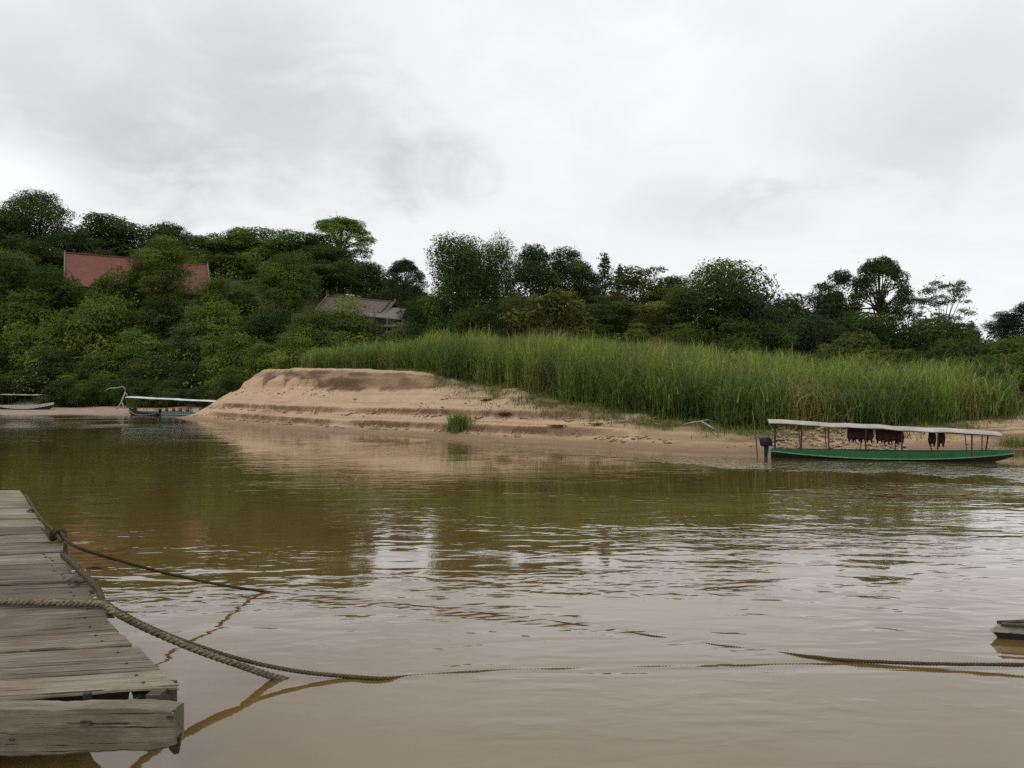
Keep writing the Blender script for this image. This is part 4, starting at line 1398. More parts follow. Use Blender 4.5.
def boat(name, stern, bow, beam, free, roofspec, posts, mats, label, bow_rise=0.16, stern_rise=0.05, seats=5, motor=True, draft=0.14):
    """long narrow river boat. roofspec = (f0, f1, z0, z1, half width) or None"""
    stern, bow = Vector(stern), Vector(bow)
    L = (bow - stern).length
    ang = math.atan2(bow.y - stern.y, bow.x - stern.x)
    root = empty(name, (stern.x, stern.y, 0 if name != 'beached_boat' else stern.z), ang)
    NS = 28
    R_bot, R_side, R_rail, R_in = [], [], [], []
    for i in range(NS + 1):
        f = i / NS
        b = beam / 2 * hull_line(f)
        zg = free + stern_rise * (1 - f) ** 2 * 0 + bow_rise * max(0, (f - 0.55) / 0.45) ** 2
        zc = 0.045 + (free * 0.62) * max(0, (0.42 - f) / 0.42) ** 1.7 + (free * 0.45 + bow_rise * .82) * max(0, (f - 0.5) / 0.5) ** 2.0    # chine
        zk = -draft + draft * 1.0 * max(0, (f - 0.7) / 0.3) ** 2 + (free * 0.35 + bow_rise * .6) * max(0, (f - 0.86) / 0.14) ** 1.5 + (draft * .9) * max(0, (0.12 - f) / 0.12)
        x = f * L
        R_bot.append([(x, -b * .93, zc), (x, -b * .55, zk), (x, b * .55, zk), (x, b * .93, zc)])
        R_side.append([(x, -b * .93, zc), (x, -b, zg)])
        R_in.append([(x, -b * 1.0, zg), (x, -b + min(.06, b * .5), zg), (x, -(b - min(.06, b * .5)) * .8, max(zk + .10, zc * .3)), (x, (b - min(.06, b * .5)) * .8, max(zk + .10, zc * .3)), (x, b - min(.06, b * .5), zg), (x, b, zg)])
    hb = MB()
    for s in (1, -1):
        rr = [[(p_[0], p_[1] * s, p_[2]) for p_ in r_] for r_ in R_side]
        hb.loft(rr if s == 1 else [list(reversed(r_)) for r_ in rr], closed=False, cap=False)
    hb.loft(R_in, closed=False, cap=False)
    # transom
    r0 = R_side[0]
    hb.add([r0[0], r0[1], (r0[1][0], -r0[1][1], r0[1][2]), (r0[0][0], -r0[0][1], r0[0][2])], [(0, 1, 2, 3)])
    hull = hb.build('hull', mats[0], root)
    bb = MB()
    bb.loft(R_bot, closed=False, cap=False)
    bb.add(R_bot[0], [(0, 1, 2, 3)])
    bb.build('hull_bottom', mats[1], root)
    for s in (-1, 1):
        pts = [(r_[0][0], s * abs(r_[0][1]) * 1.0 + s * 0.012, r_[0][2] + 0.012) for r_ in R_bot]
        MB().tube(pts, 0.024, 5).build('rub_rail', mats[2], root)
    for i in range(seats):
        f = 0.14 + 0.62 * i / max(1, seats - 1)
        b = beam / 2 * hull_line(f)
        MB().box((f * L, 0, free * 0.62), (0.24, b * 1.72, 0.035)).build('seat', M['boat_wood'], root)
    if roofspec:
        f0, f1, z0, z1, hw = roofspec
        rm = MB()
        top, rings = [], []
        for i in range(15):
            f = i / 14
            x = (f0 + (f1 - f0) * f) * L
            zc_ = z0 + (z1 - z0) * f + 0.018 * math.sin(f * 17) + 0.012 * math.sin(f * 41)
            ring = []
            for k in range(9):
                a = -1 + 2 * k / 8
                ring.append((x, a * hw, zc_ + 0.11 * (1 - abs(a) ** 2.2) - 0.02 * (k in (0, 8))))
            low = [(q[0], q[1] * 0.995, q[2] - 0.025) for q in reversed(ring)]
            ring_skirt = [(x, hw * 1.0, zc_ - 0.075), ] + [(x, -hw, zc_ - 0.075)]
            rings.append(ring + [(x, hw, zc_ - 0.045)] + low[1:-1] + [(x, -hw, zc_ - 0.045)])
        rm.loft(rings)
        rm.build('roof', mats[3], root)
        for k, f in enumerate(posts):
            for s in (-1, 1):
                x = f * L
                b = beam / 2 * hull_line(f) - 0.05
                fr = (f - f0) / (f1 - f0)
                zt = z0 + (z1 - z0) * fr - 0.04
                dxl = (0.10 if f > 0.88 else 0.0) + (0.02 * math.sin(k * 3.1) if s < 0 else -0.04 + .03 * math.sin(k * 5))
                MB().tube([(x - dxl, s * b, free * 0.35), (x, s * min(hw * .93, b + .08), zt)], 0.028 if s < 0 else 0.022, 6).build('roof_post', M['post'] if s < 0 else M['post_pale'], root)
        for s in (-1, 1):
            MB().tube([(f0 * L + .05, s * hw * .93, z0 - .06), (f1 * L - .05, s * hw * .93, z1 - .06)], 0.022, 5).build('roof_rail', M['post'], root)
    if motor:
        build_motor(root, free)
    tag(root, label, 'boat')
    return root, L


def build_motor(root, free):
    mt = empty('outboard_motor', (-0.20, 0, free - .03), 0, root)
    mt.scale = (1.25, 1.25, 1.25)
    cw = MB()
    rings = []
    for zq, sx, sy, ox in ((0.10, .14, .11, 0), (0.14, .18, .14, 0), (0.26, .19, .145, -.01), (0.36, .175, .13, -.02), (0.40, .13, .09, -.03)):
        rings.append([(ox + sx * math.cos(a) * (1 + .12 * math.cos(2 * a)), sy * math.sin(a), zq) for a in [k * math.pi / 6 for k in range(12)]])
    cw.loft(rings)
    cw.build('cowling', M['motor'], mt)
    MB().loft([[(-.08, -.05, .12), (.07, -.05, .12), (.07, .05, .12), (-.08, .05, .12)], [(-.07, -.04, -.25), (.04, -.04, -.25), (.04, .04, -.25), (-.07, .04, -.25)], [(-.10, -.03, -.62), (.05, -.03, -.62), (.05, .03, -.62), (-.10, .03, -.62)]]).build('leg', M['motor'], mt)
    MB().box((-.04, 0, -.30), (.22, .20, .02)).build('cavitation_plate', M['motor'], mt)
    MB().box((.12, 0, 0.0), (.10, .22, .24)).build('clamp', M['metal'], mt)
    MB().tube([(.12, .05, .22), (.40, .10, .30), (.62, .12, .30)], 0.02, 6).build('tiller', M['motor'], mt)


# the green passenger boat moored at the right
ST, BO = at(771, 458, 33.6), at(1013, 462, 31.3)
posts_px = (776, 802, 829, 866, 902, 938, 973, 990)
posts = []
for px in posts_px:     # near posts: where the ray to that column crosses the near gunwale
    best = min(range(1000), key=lambda k: abs((512 + F * (ST.x + (BO.x - ST.x) * k / 999 - 0.1) / (ST.y + (BO.y - ST.y) * k / 999 - 0.5)) - px))
    posts.append(best / 999)
GB, GL = boat('river_boat', (ST.x, ST.y, 0), (BO.x, BO.y, 0), 1.25, 0.36, (-0.015, 0.935, 1.52, 1.12, 0.66), posts,
              (M['green_paint'], M['tar'], M['pale_green'], M['canvas']), 'long green passenger boat with pale flat roof and outboard motor at the bank', 0.14)
# garments hung to dry under its roof
gx_ang = math.atan2(BO.y - ST.y, BO.x - ST.x)


def garment(px, w, drop, seed, label, group):
    r_ = np.random.default_rng(seed)
    k = min(range(1000), key=lambda q: abs((512 + F * (ST.x + (BO.x - ST.x) * q / 999) / (ST.y + (BO.y - ST.y) * q / 999)) - px)) / 999
    zt = 1.52 + (1.12 - 1.52) * ((k + .015) / .95) - 0.03
    loc = Vector((ST.x, ST.y, 0)) + (BO - ST) * k
    m1 = MB()
    rings = []
    for i in range(7):
        f = i / 6
        ww = w * (0.75 + 0.35 * math.sin(f * 2.6) + r_.uniform(-.06, .06))
        ring = []
        for a in range(14):
            th = a / 14 * 2 * math.pi
            fold = 1 + 0.28 * math.sin(5 * th + seed + f * 2)
            ring.append((math.cos(th) * ww / 2 * (0.9 + .1 * fold), math.sin(th) * 0.10 * fold * (0.6 + f * .5), -f * drop * (1 + 0.10 * math.sin(3 * th + seed))))
        rings.append(ring)
    m1.loft(rings)
    root = m1.build('hanging_jacket', M['maroon'], None, (loc.x, loc.y - 0.30, zt), gx_ang, True)
    # two dangling straps
    for s in (-1, 1):
        MB().tube([(s * w * .25, 0, -drop * .9), (s * w * .27, 0.01, -drop * 1.12), (s * w * .25, 0, -drop * 1.32)], [.05, .04, .02], 6).build('strap', M['maroon'], root)
    # hook over the roof rail
    MB().tube([(0, 0, -0.02), (0, 0, 0.05)], 0.012, 5).build('hook', M['post'], root)
    tag(root, label, 'jacket', group)


for i, px in enumerate((848, 854, 860, 866)):
    garment(px, 0.28, 0.50 - 0.03 * (i % 2), 3 + i, ('first', 'second', 'third', 'fourth')[i] + ' maroon jacket from the motor in the bunch nearest the motor', 'left bunch of hanging jackets')
for i, px in enumerate((876, 883, 890, 896)):
    garment(px, 0.30, 0.46 + 0.03 * (i % 2), 13 + i, ('first', 'second', 'third', 'fourth')[i] + ' maroon jacket from the motor in the middle bunch under the boat roof', 'middle bunch of hanging jackets')
for i, px in enumerate((928, 937)):
    garment(px, 0.28, 0.48, 23 + i, ('stern-side', 'bow-side')[i] + ' maroon jacket of the pair hanging nearest the bow', 'right pair of hanging jackets')

# mooring stake by its stern
s0 = at(758, 461, 33.9)
MB().tube([(s0.x, s0.y, -0.5), (s0.x - .10, s0.y, 0.8), (s0.x - 0.22, s0.y + .05, 1.95)], [0.035, 0.03, 0.018], 6).build('mooring_stake', M['post_pale'])
tag(bpy.data.objects['mooring_stake'], 'thin leaning wooden stake beside the motor of the green boat', 'stake')

# blue boat and small dark boat in the inlet at the left
ST2, BO2 = at(136, 414, 97.5), at(228, 416, 93.0)
BB, _ = boat('river_boat', (ST2.x, ST2.y, 0), (BO2.x, BO2.y, 0), 1.7, 0.42, (-0.06, 0.99, 2.15, 1.62, 0.95), [0.05, .17, .29, .41, .53, .65, .77, .88],
             (M['blue_paint'], M['tar'], M['white_paint'], M['pale_canvas']), 'pale-roofed blue boat moored in the inlet behind the sand spit', 0.2)
L2 = (BO2 - ST2).length
a2_ = math.atan2(BO2.y - ST2.y, BO2.x - ST2.x)
for i in range(7):
    f = 0.36 + 0.075 * i
    q = ST2 + (BO2 - ST2) * f
    m1 = MB()
    rings = []
    for zq, w in ((0.0, .30), (.15, .42), (.40, .46), (.55, .34), (.60, .2)):
        rings.append([(math.cos(a) * w / 2, math.sin(a) * w / 3, zq) for a in [k * math.pi / 5 for k in range(10)]])
    m1.loft(rings)
    o_ = m1.build('life_jacket', M['orange'], None, (q.x, q.y - 0.35, 0.28), a2_, True)
    MB().box((0, -.16, .30), (.36, .03, .05)).build('belt', M['tar'], o_)
    tag(o_, ('first', 'second', 'third', 'fourth', 'fifth', 'sixth', 'seventh')[i] + ' dull red life jacket from the stern in the blue boat', 'life jacket', 'life jackets inside the blue boat')
q = ST2 + (BO2 - ST2) * 0.70
o_ = MB().box((0, 0, .27), (0.85, .55, .50)).build('cool_box', M['white_paint'], None, (q.x, q.y - 0.62, 0.30), a2_)
MB().box((0, 0, .565), (0.90, .60, .08)).build('lid', M['white_paint'], o_)
tag(o_, 'white box on the side of the blue boat', 'box')
SD, BD = at(159, 416, 92.5), at(129, 414, 95.5)
boat('dark_boat', (SD.x, SD.y, 0), (BD.x, BD.y, 0), 1.0, 0.36, None, [], (M['tar'], M['tar'], M['white_paint'], M['canvas']), 'small dark open boat with motor beside the blue boat', 0.55, seats=3)
# boat drawn up on the left beach
q0, q1 = at(0, 407, 112), at(54, 405, 110)
gz0 = max(ground(q0.x, q0.y), ground(q1.x, q1.y)) + 0.05
BB2, _ = boat('beached_boat', (q0.x, q0.y, gz0), (q1.x, q1.y, gz0), 1.6, 0.55, (0.08, 0.80, 2.05, 1.95, 0.85), [0.1, .3, .55, .78],
              (M['white_paint'], M['tar'], M['white_paint'], M['grey_canvas']), 'white boat with grey roof drawn up on the left beach', 0.45)

# bleached dead tree on the left beach
dt = empty('dead_tree', at(121, 406, 107))
dt.location.z = ground(dt.location.x, dt.location.y)
dt.scale = (.72, .72, .66)
M['bleached'] = simple_mat('bleached', (0.42, 0.39, 0.34), (0.25, 0.22, 0.19), 0.9, 3.0, 0.1, 0.01, (4, 4, .6))
k_ = 116 / F
MB().tube([(-0.6 * k_ * 10, 0, -.2), (0.0, 0, 1.2), (4.5 * k_, 0, 3.0), (5.5 * k_, .2, 4.2)], [.15, .14, .13, .10], 7).build('trunk', M['bleached'], dt, smooth=True)
MB().tube([(0.2, 0, 1.3), (.55, -.2, .6), (.75, -.2, -.2)], [.10, .085, .07], 6).build('prop_root', M['bleached'], dt, smooth=True)
MB().tube([(5.5 * k_, .2, 4.1), (1.5 * k_, .2, 4.6), (-6 * k_, 0, 4.3), (-14 * k_, -.2, 4.25), (-22 * k_, 0, 3.6)], [.10, .11, .12, .085, .03], 6).build('limb', M['bleached'], dt, smooth=True)
MB().tube([(4.8 * k_, .1, 3.4), (7.5 * k_, .1, 2.9), (8.5 * k_, 0, 2.5)], [.10, .07, .03], 5).build('snag', M['bleached'], dt, smooth=True)
tag(dt, 'bleached white dead tree leaning over the left beach', 'dead tree')

# driftwood on the bank
d0 = on_land(708, 431)
dw = empty('driftwood', d0)
MB().tube([(0.35, -.1, .05), (0.0, 0, .28), (-.32, .25, .50)], [.045, .05, .03], 6).build('branch', M['bleached'], dw, smooth=True)
MB().tube([(-.30, .25, .48), (-.75, .35, .42), (-1.15, .5, .30)], [.035, .03, .015], 6).build('branch', M['bleached'], dw, smooth=True)
MB().tube([(-.35, .25, .48), (0.1, .5, .56), (.45, .7, .44)], [.03, .022, .012], 6).build('branch', M['bleached'], dw, smooth=True)
tag(dw, 'pale broken driftwood branch propped on the grassy bank edge', 'driftwood')

# rubble behind the green boat
M['rubble'] = simple_mat('rubble', (0.38, 0.285, 0.215), (0.24, 0.17, 0.125), 0.9, 2.5, 0.15, 0.01)
rng = np.random.default_rng(88)
base_v = np.array([(1, 0, 0), (-1, 0, 0), (0, 1, 0), (0, -1, 0), (0, 0, 1), (0, 0, -1), (.7, .7, .4), (-.7, .6, .5), (.6, -.7, .5), (-.6, -.7, .4)], float)
base_t = []
import itertools
from mathutils.geometry import convex_hull_2d
bm_t = [(4, 6, 7), (4, 7, 9), (4, 9, 8), (4, 8, 6), (6, 2, 7), (7, 1, 9), (9, 3, 8), (8, 0, 6), (6, 0, 2), (7, 2, 1), (9, 1, 3), (8, 3, 0), (5, 2, 0), (5, 1, 2), (5, 3, 1), (5, 0, 3)]
VV, TT = [], []
nst = 420
for i in range(nst):
    px = rng.uniform(772, 905) if i < 340 else rng.uniform(720, 1010)
    Yc = 36.2 + 3.4 * rng.random() ** 1.3 if i < 340 else rng.uniform(36, 39)
    Xc = (px - 512) / F * Yc
    s_ = rng.uniform(0.03, 0.12) * (1 if i < 340 else .7)
    z_ = float(land(np.array([Xc]), np.array([Yc]), True)[0][0])
    if z_ < 0.03:
        z_ = 0.03
    v_ = base_v * rng.uniform(.7, 1.2, (10, 1)) * s_ * np.array([rng.uniform(.8, 1.4), rng.uniform(.8, 1.2), rng.uniform(.5, .9)])
    th = rng.uniform(0, 6.28)
    rot = np.array([[math.cos(th), -math.sin(th), 0], [math.sin(th), math.cos(th), 0], [0, 0, 1]])
    VV.append(v_ @ rot.T + np.array([Xc, Yc, z_ + s_ * .25 + (rng.uniform(0, .06) if i < 340 else 0)]))
    TT.append(np.array(bm_t) + i * 10)
me = np_mesh('rubble', np.vstack(VV), None, np.vstack(TT), M['rubble'])
tag(link('rubble', me), 'heap of small broken stones on the bank behind the green boat', 'rubble', kind='stuff')

# clods fallen from the ledges and from the cut under the crest
rng = np.random.default_rng(93)
cx_ = rng.uniform(-34, 8, 60000)
cy_ = rng.uniform(36, 84, 60000)
cz_, ct_, cH_, cW_, cd_ = land(cx_, cy_, True)
cq_ = cz_ / cH_
okc = (ct_ > 1) & (((cz_ > .25) & (cz_ < .50)) | ((cz_ > 1.05) & (cz_ < 1.36)) | ((cq_ > .48) & (cq_ < .74) & (rng.random(60000) < .22)) & (cx_ < 0)) & (vnoise(cx_ * .8, cy_ * .8, 71) > .45)
ii = np.where(okc)[0][:1100]
VV, TT = [], []
for n_i, i in enumerate(ii):
    s_ = 0.025 + 0.10 * rng.random() ** 2.5
    v_ = base_v * rng.uniform(.7, 1.2, (10, 1)) * s_ * np.array([rng.uniform(.8, 1.6), rng.uniform(.8, 1.3), rng.uniform(.5, .9)])
    VV.append(v_ + np.array([cx_[i], cy_[i], cz_[i] + s_ * .2]))
    TT.append(np.array(bm_t) + n_i * 10)
nV = len(ii) * 10
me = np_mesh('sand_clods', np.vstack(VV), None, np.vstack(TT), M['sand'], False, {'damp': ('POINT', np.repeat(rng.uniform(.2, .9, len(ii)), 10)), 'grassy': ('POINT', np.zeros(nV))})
tag(link('sand_clods', me), 'crumbled clods of sand fallen below the ledges', 'clods', kind='stuff')

# ---------------------------------------------------------------- jetty in the foreground
M['plank'] = wood_mat('plank', (0.29, 0.255, 0.20), (0.15, 0.13, 0.098), (0.17, 0.135, 0.09), bumpd=0.010)
M['beam'] = wood_mat('beam', (0.235, 0.21, 0.16), (0.11, 0.098, 0.07), (0.095, 0.09, 0.06), (1.3, 15, 15), 0.014, ck=0.63)
M['rust'] = simple_mat('rust', (0.06, 0.035, 0.022), (0.03, 0.02, 0.014), 0.9)
M['rotten'] = wood_mat('rotten', (0.10, 0.08, 0.055), (0.045, 0.035, 0.025))
DK0, DKS = 0.60, 0.12          # deck height at its front edge and its slope


def deck(px, py, dz=0.0):
    Y = F * (CAMZ - DK0 - dz + 5.5 * DKS) / ((py - HZ) + F * DKS)
    return at(px, py, Y)


jet = empty('jetty', deck(90, 690) + Vector((0, 0, -0.8)))
tag(jet, 'weathered grey plank jetty with heavy front beam', 'jetty')
J0 = jet.location.copy()


def jbuild(mb_, name, mat, smooth=False, parent=jet, origin=None):
    return mb_.build(name, mat, parent, smooth=smooth)


# seams between the planks: (y at x=0, x right end, y right end)
SEAM = [(488.2, 19, 488.0), (500, 27.5, 499), (509, 33.5, 508.6), (518.6, 39.5, 517.6), (526.5, 44, 525.6), (535, 49, 533.6), (544, 55, 542), (553, 60.5, 550.4), (558.6, 64, 556.2), (564.6, 68, 562),
        (576.6, 76.6, 573.6), (584.5, 83, 580.8), (591.8, 91, 587.6), (600.5, 101, 595.5), (617.5, 108, 611), (639, 121, 631), (651.4, 137, 644), (677.5, 155, 668.5), (696.5, 170.5, 684.5)]
rng = np.random.default_rng(19)
for i in range(len(SEAM) - 1):
    yl0, xr0, yr0 = SEAM[i]
    yl1, xr1, yr1 = SEAM[i + 1]
    fl, fr = deck(0, yl0), deck(xr0, yr0)
    nl, nr = deck(0, yl1), deck(xr1, yr1)
    d1 = (fr - fl).normalized()
    d2 = (nr - nl).normalized()
    ext = 3.2 + 0.12 * (i % 3)
    # ragged right ends: pull each plank end in or out a little
    jit = float(rng.uniform(-.05, .06))
    fr, nr = fr + d1 * jit, nr + d2 * (jit + float(rng.uniform(-.03, .03)))
    fl, nl = fl - d1 * ext, nl - d2 * ext
    gap = float(rng.uniform(0.007, 0.022))
    wdir = (fl - nl).normalized()
    dzp = float(rng.uniform(-.012, .010)) + (0.0 if i else -0.02)
    thick = 0.055 if i < len(SEAM) - 2 else 0.028
    nseg = 22
    org = (fl + nl) / 2
    ax = ((fr + nr) / 2 - org)
    Lp = ax.length
    ux = ax.normalized()
    uz = Vector((0, 0, 1))
    uy = uz.cross(ux).normalized()
    uz = ux.cross(uy)
    rot = Matrix((ux, uy, uz)).transposed()
    mb_ = MB()
    rings = []
    warp = float(rng.uniform(-.012, .012))
    for k in range(nseg + 1):
        f = k / nseg
        a = fl.lerp(fr, f) - wdir * gap
        b = nl.lerp(nr, f) + wdir * gap
        e1 = 0.006 * math.sin(f * 23 + i * 3) + 0.004 * math.sin(f * 61 + i)
        e2 = 0.006 * math.sin(f * 19 + i * 5) + 0.004 * math.sin(f * 53 + i * 2)
        if i == len(SEAM) - 2:
            e2 *= 2.2
        a = a - wdir * e1
        b = b + wdir * e2
        zt = Vector((0, 0, dzp + warp * math.sin(f * 5 + i)))
        tk = Vector((0, 0, -thick))
        ch_ = 0.012
        w_ = (a - b)
        ring = [b + zt + tk, b + zt + Vector((0, 0, -ch_)), b + zt + w_.normalized() * ch_, b.lerp(a, .5) + zt + Vector((0, 0, 0.004)), a + zt - w_.normalized() * ch_, a + zt + Vector((0, 0, -ch_)), a + zt + tk]
        if k == nseg:      # worn, frayed end
            ring = [q + ux * float(rng.uniform(-.03, .025)) for q in ring]
        rings.append([rot.transposed() @ (q - org) for q in ring])
    mb_.loft(rings)
    o_ = mb_.build('plank', M['plank'], jet)
    o_.matrix_local = Matrix.Translation(org - J0) @ rot.to_4x4()
    # nail heads over the bearers
    if i > 6:
        for f in (0.955, 0.70):
            for g_ in (0.28, 0.72):
                q = fl.lerp(fr, f).lerp(nl.lerp(nr, f), g_) - J0 + Vector((0, 0, dzp + warp * math.sin(f * 5 + i) + .003))
                MB().tube([q, q + Vector((0, 0, .006))], [.013, .009], 7).build('nail_head', M['rust'], jet)

# heavy squared front beam
b0, b1 = at(-330, 704, 5.30), at(180.5, 701, 5.36)
org = (b0 + b1) / 2
ux = (b1 - b0).normalized()
uy = Vector((0, 0, 1)).cross(ux).normalized()
uz = ux.cross(uy)
rot = Matrix((ux, uy, uz)).transposed()
Lb = (b1 - b0).length
mb_ = MB()
rings = []
rng = np.random.default_rng(23)
for k in range(61):
    f = k / 60
    x = -Lb / 2 + Lb * f
    hgt = 0.375 - 0.095 * max(0, f - 0.35) / 0.65
    wob = 0.004 * math.sin(f * 31) + 0.003 * math.sin(f * 77 + 1) + 0.002 * math.sin(f * 190)
    tp = -0.004 * math.sin(f * 26 + .5) + 0.003 * math.sin(f * 63) + 0.002 * math.sin(f * 170)
    endr = 0.0 if k < 59 else (0.004 if k == 59 else 0.014)
    c_ = 0.012 + endr
    h_, w_ = hgt, 0.17
    ring = [(x, -w_ / 2 + c_ * .6 + endr, -h_ + wob + endr), (x, -w_ / 2 + wob * .4, -h_ + c_ + wob), (x, -w_ / 2 + wob * .5 - .006, -h_ * .5), (x, -w_ / 2 + wob * .4, tp - c_ * .8 - endr),
            (x, -w_ / 2 + c_, tp - endr), (x, w_ / 2 - c_, tp - .01 - endr), (x, w_ / 2, tp - c_ - .01), (x, w_ / 2, -h_ + c_), (x, w_ / 2 - c_, -h_)]
    rings.append(ring)
mb_.loft(rings)
o_ = mb_.build('front_beam', M['beam'], jet)
o_.matrix_local = Matrix.Translation(org - J0) @ rot.to_4x4()
# knots and bolt holes in the beam
for px, py, s_ in ((87, 722, .035), (14, 738, .02), (171, 716, .022)):
    q = at(px, py, 5.25) - J0
    mk = MB()
    rings = []
    for rr, yy in ((1.3, .012), (1.0, -.002), (.55, .004)):
        rings.append([(math.cos(a) * s_ * rr, yy, math.sin(a) * s_ * .42 * rr) for a in [k * math.pi / 5 for k in range(10)]])
    mk.loft(rings)
    mk.build('knot', M['rotten'], jet, q)
# rotten fibres and iron strap hanging off the beam's end
for px, py, w_, h_ in ((176, 742, .05, .14), (153, 745, .02, .05)):
    q = at(px, py, 5.36) - J0
    MB().loft([[(-w_, -.03, .06), (w_, -.03, .06), (w_ * .8, .03, .06), (-w_, .03, .06)], [(-w_ * .5, -.025, -h_ * .2), (w_ * .9, -.02, -h_ * .1), (w_ * .7, .02, -h_ * .1), (-w_ * .4, .02, -h_ * .2)],
               [(w_ * .0, -.01, -h_ * .5), (w_ * .7, -.01, -h_ * .45), (w_ * .6, .01, -h_ * .45), (w_ * .1, .01, -h_ * .5)]]).build('splinter', M['rotten'], jet, q)
# bearers and stringers under the deck
for k, (yl, xr, yr) in enumerate(((684, 158, 674), (640, 112, 633), (585, 76, 582), (535, 43, 534), (500, 22, 499))):
    a, b = deck(xr - 6, yr) + Vector((0, 0, -.13)), deck(0, yl) + Vector((-2.6, 0, -.13))
    MB().tube([b - J0, a - J0], 0.065, 6).build('bearer', M['rotten'], jet)
for xr0, yr0, xr1, yr1 in ((159, 683, 15, 489),):
    a, b = deck(xr0, yr0), deck(xr1, yr1)
    off = Vector((-.10, 0, -.14))
    MB().tube([a + off - J0, b + off - J0], 0.075, 6).build('stringer', M['rotten'], jet)
a, b = deck(168, 690) , deck(40, 694)
MB().box(a + Vector((-.08, .10, -.12)) - J0, (.10, .30, .22)).build('bearer_end', M['rotten'], jet)
for px, py in ((20, 560), (70, 650), (100, 625), (55, 560), (25, 505), (-60, 640), (-60, 560)):
    a = deck(px, py) + Vector((-.25, .12, -.1))
    MB().tube([(a.x - J0.x, a.y - J0.y, -1.6 - J0.z), (a.x - J0.x + .02, a.y - J0.y, a.z - J0.z)], [.10, .085], 8).build('pile', M['rotten'], jet)
# bolt and pale shim seen in the gap behind the beam
q = at(133, 698, 5.47) - J0
MB().loft([[(-.022, -.01, -.07), (.03, -.01, -.07), (.03, .01, -.07), (-.022, .01, -.07)], [(-.012, -.006, .045), (-.002, -.006, .045), (-.002, .006, .045), (-.012, .006, .045)]]).build('shim', M['white_paint'], jet, q)
q = at(89, 698, 5.47) - J0
MB().tube([q + Vector((0, 0, -.12)), q + Vector((0, 0, .045))], 0.028, 8).build('bolt', M['tar'], jet)
# short rope post on the edge
pb = deck(66, 558)
MB().tube([pb + Vector((0, 0, -.25)) - J0, pb + Vector((0.0, 0, .03)) - J0, pb + Vector((.005, 0, .17)) - J0], [.028, .026, .02], 6).build('edge_post', M['rotten'], jet)

# ---------------------------------------------------------------- ropes
def rope_mat(name, light, dark, scale=60):
    m, t, p, o = new_mat(name)
    v = coords(t)
    n = noise(t, scale, 5, 0.65, v)
    n2 = noise(t, 3.0, 3, 0.6, v)
    c = cramp(t, n, [(0.35, dark), (0.66, light)])
    c = mix(t, m_(t, 'MULTIPLY', cramp_fac(t, n2, .45, .7), .6), c, dark)
    t.links.new(c, p.inputs['Base Color'])
    p.inputs['Roughness'].default_value = 0.95
    p.inputs['Specular IOR Level'].default_value = 0.1
    bump(t, p, n, 0.006)
    return m


M['rope'] = rope_mat('rope', (0.26, 0.225, 0.15), (0.075, 0.062, 0.04), 34)
M['dark_rope'] = rope_mat('dark_rope', (0.10, 0.075, 0.045), (0.035, 0.026, 0.018))
M['wet_rope'] = rope_mat('wet_rope', (0.13, 0.105, 0.065), (0.05, 0.04, 0.026))


def catmull(pts, n=16):
    pts = [Vector(p) for p in pts]
    P = [pts[0] * 2 - pts[1]] + pts + [pts[-1] * 2 - pts[-2]]
    out_ = []
    for i in range(1, len(P) - 2):
        for k in range(n):
            t_ = k / n
            p0, p1, p2, p3 = P[i - 1], P[i], P[i + 1], P[i + 2]
            out_.append(0.5 * ((2 * p1) + (-p0 + p2) * t_ + (2 * p0 - 5 * p1 + 4 * p2 - p3) * t_ ** 2 + (-p0 + 3 * p1 - 3 * p2 + p3) * t_ ** 3))
    out_.append(P[-2])
    return out_


def laid_rope(name, pts, r, mat, label, pitch=0.16, step=0.028, strands=3):
    """three-strand twisted rope along a path"""
    path = catmull(pts, 20)
    # resample evenly
    cum = [0.0]
    for a, b in zip(path, path[1:]):
        cum.append(cum[-1] + (b - a).length)
    n = max(8, int(cum[-1] / step))
    q, j = [], 0
    for i in range(n + 1):
        s = cum[-1] * i / n
        while j < len(cum) - 2 and cum[j + 1] < s:
            j += 1
        f = (s - cum[j]) / max(1e-9, cum[j + 1] - cum[j])
        q.append(path[j].lerp(path[j + 1], f))
    mb = MB()
    for st in range(strands):
        sp = []
        for i, p_ in enumerate(q):
            d = (q[min(i + 1, n)] - q[max(i - 1, 0)]).normalized()
            a = d.cross(Vector((0, 0, 1))).normalized()
            b = a.cross(d).normalized()
            th = 2 * math.pi * (cum[-1] * i / n / pitch + st / strands)
            sp.append(p_ + (a * math.cos(th) + b * math.sin(th)) * r * 0.52)
        mb.tube(sp, r * 0.56, 6)
    o_ = mb.build(name, mat, None, smooth=True)
    tag(o_, label, 'rope')
    return o_


def wat(px, py, z=0.0):
    """point at height z above the water seen at a pixel"""
    return at(px, py, (CAMZ - z) * F / (py - HZ))


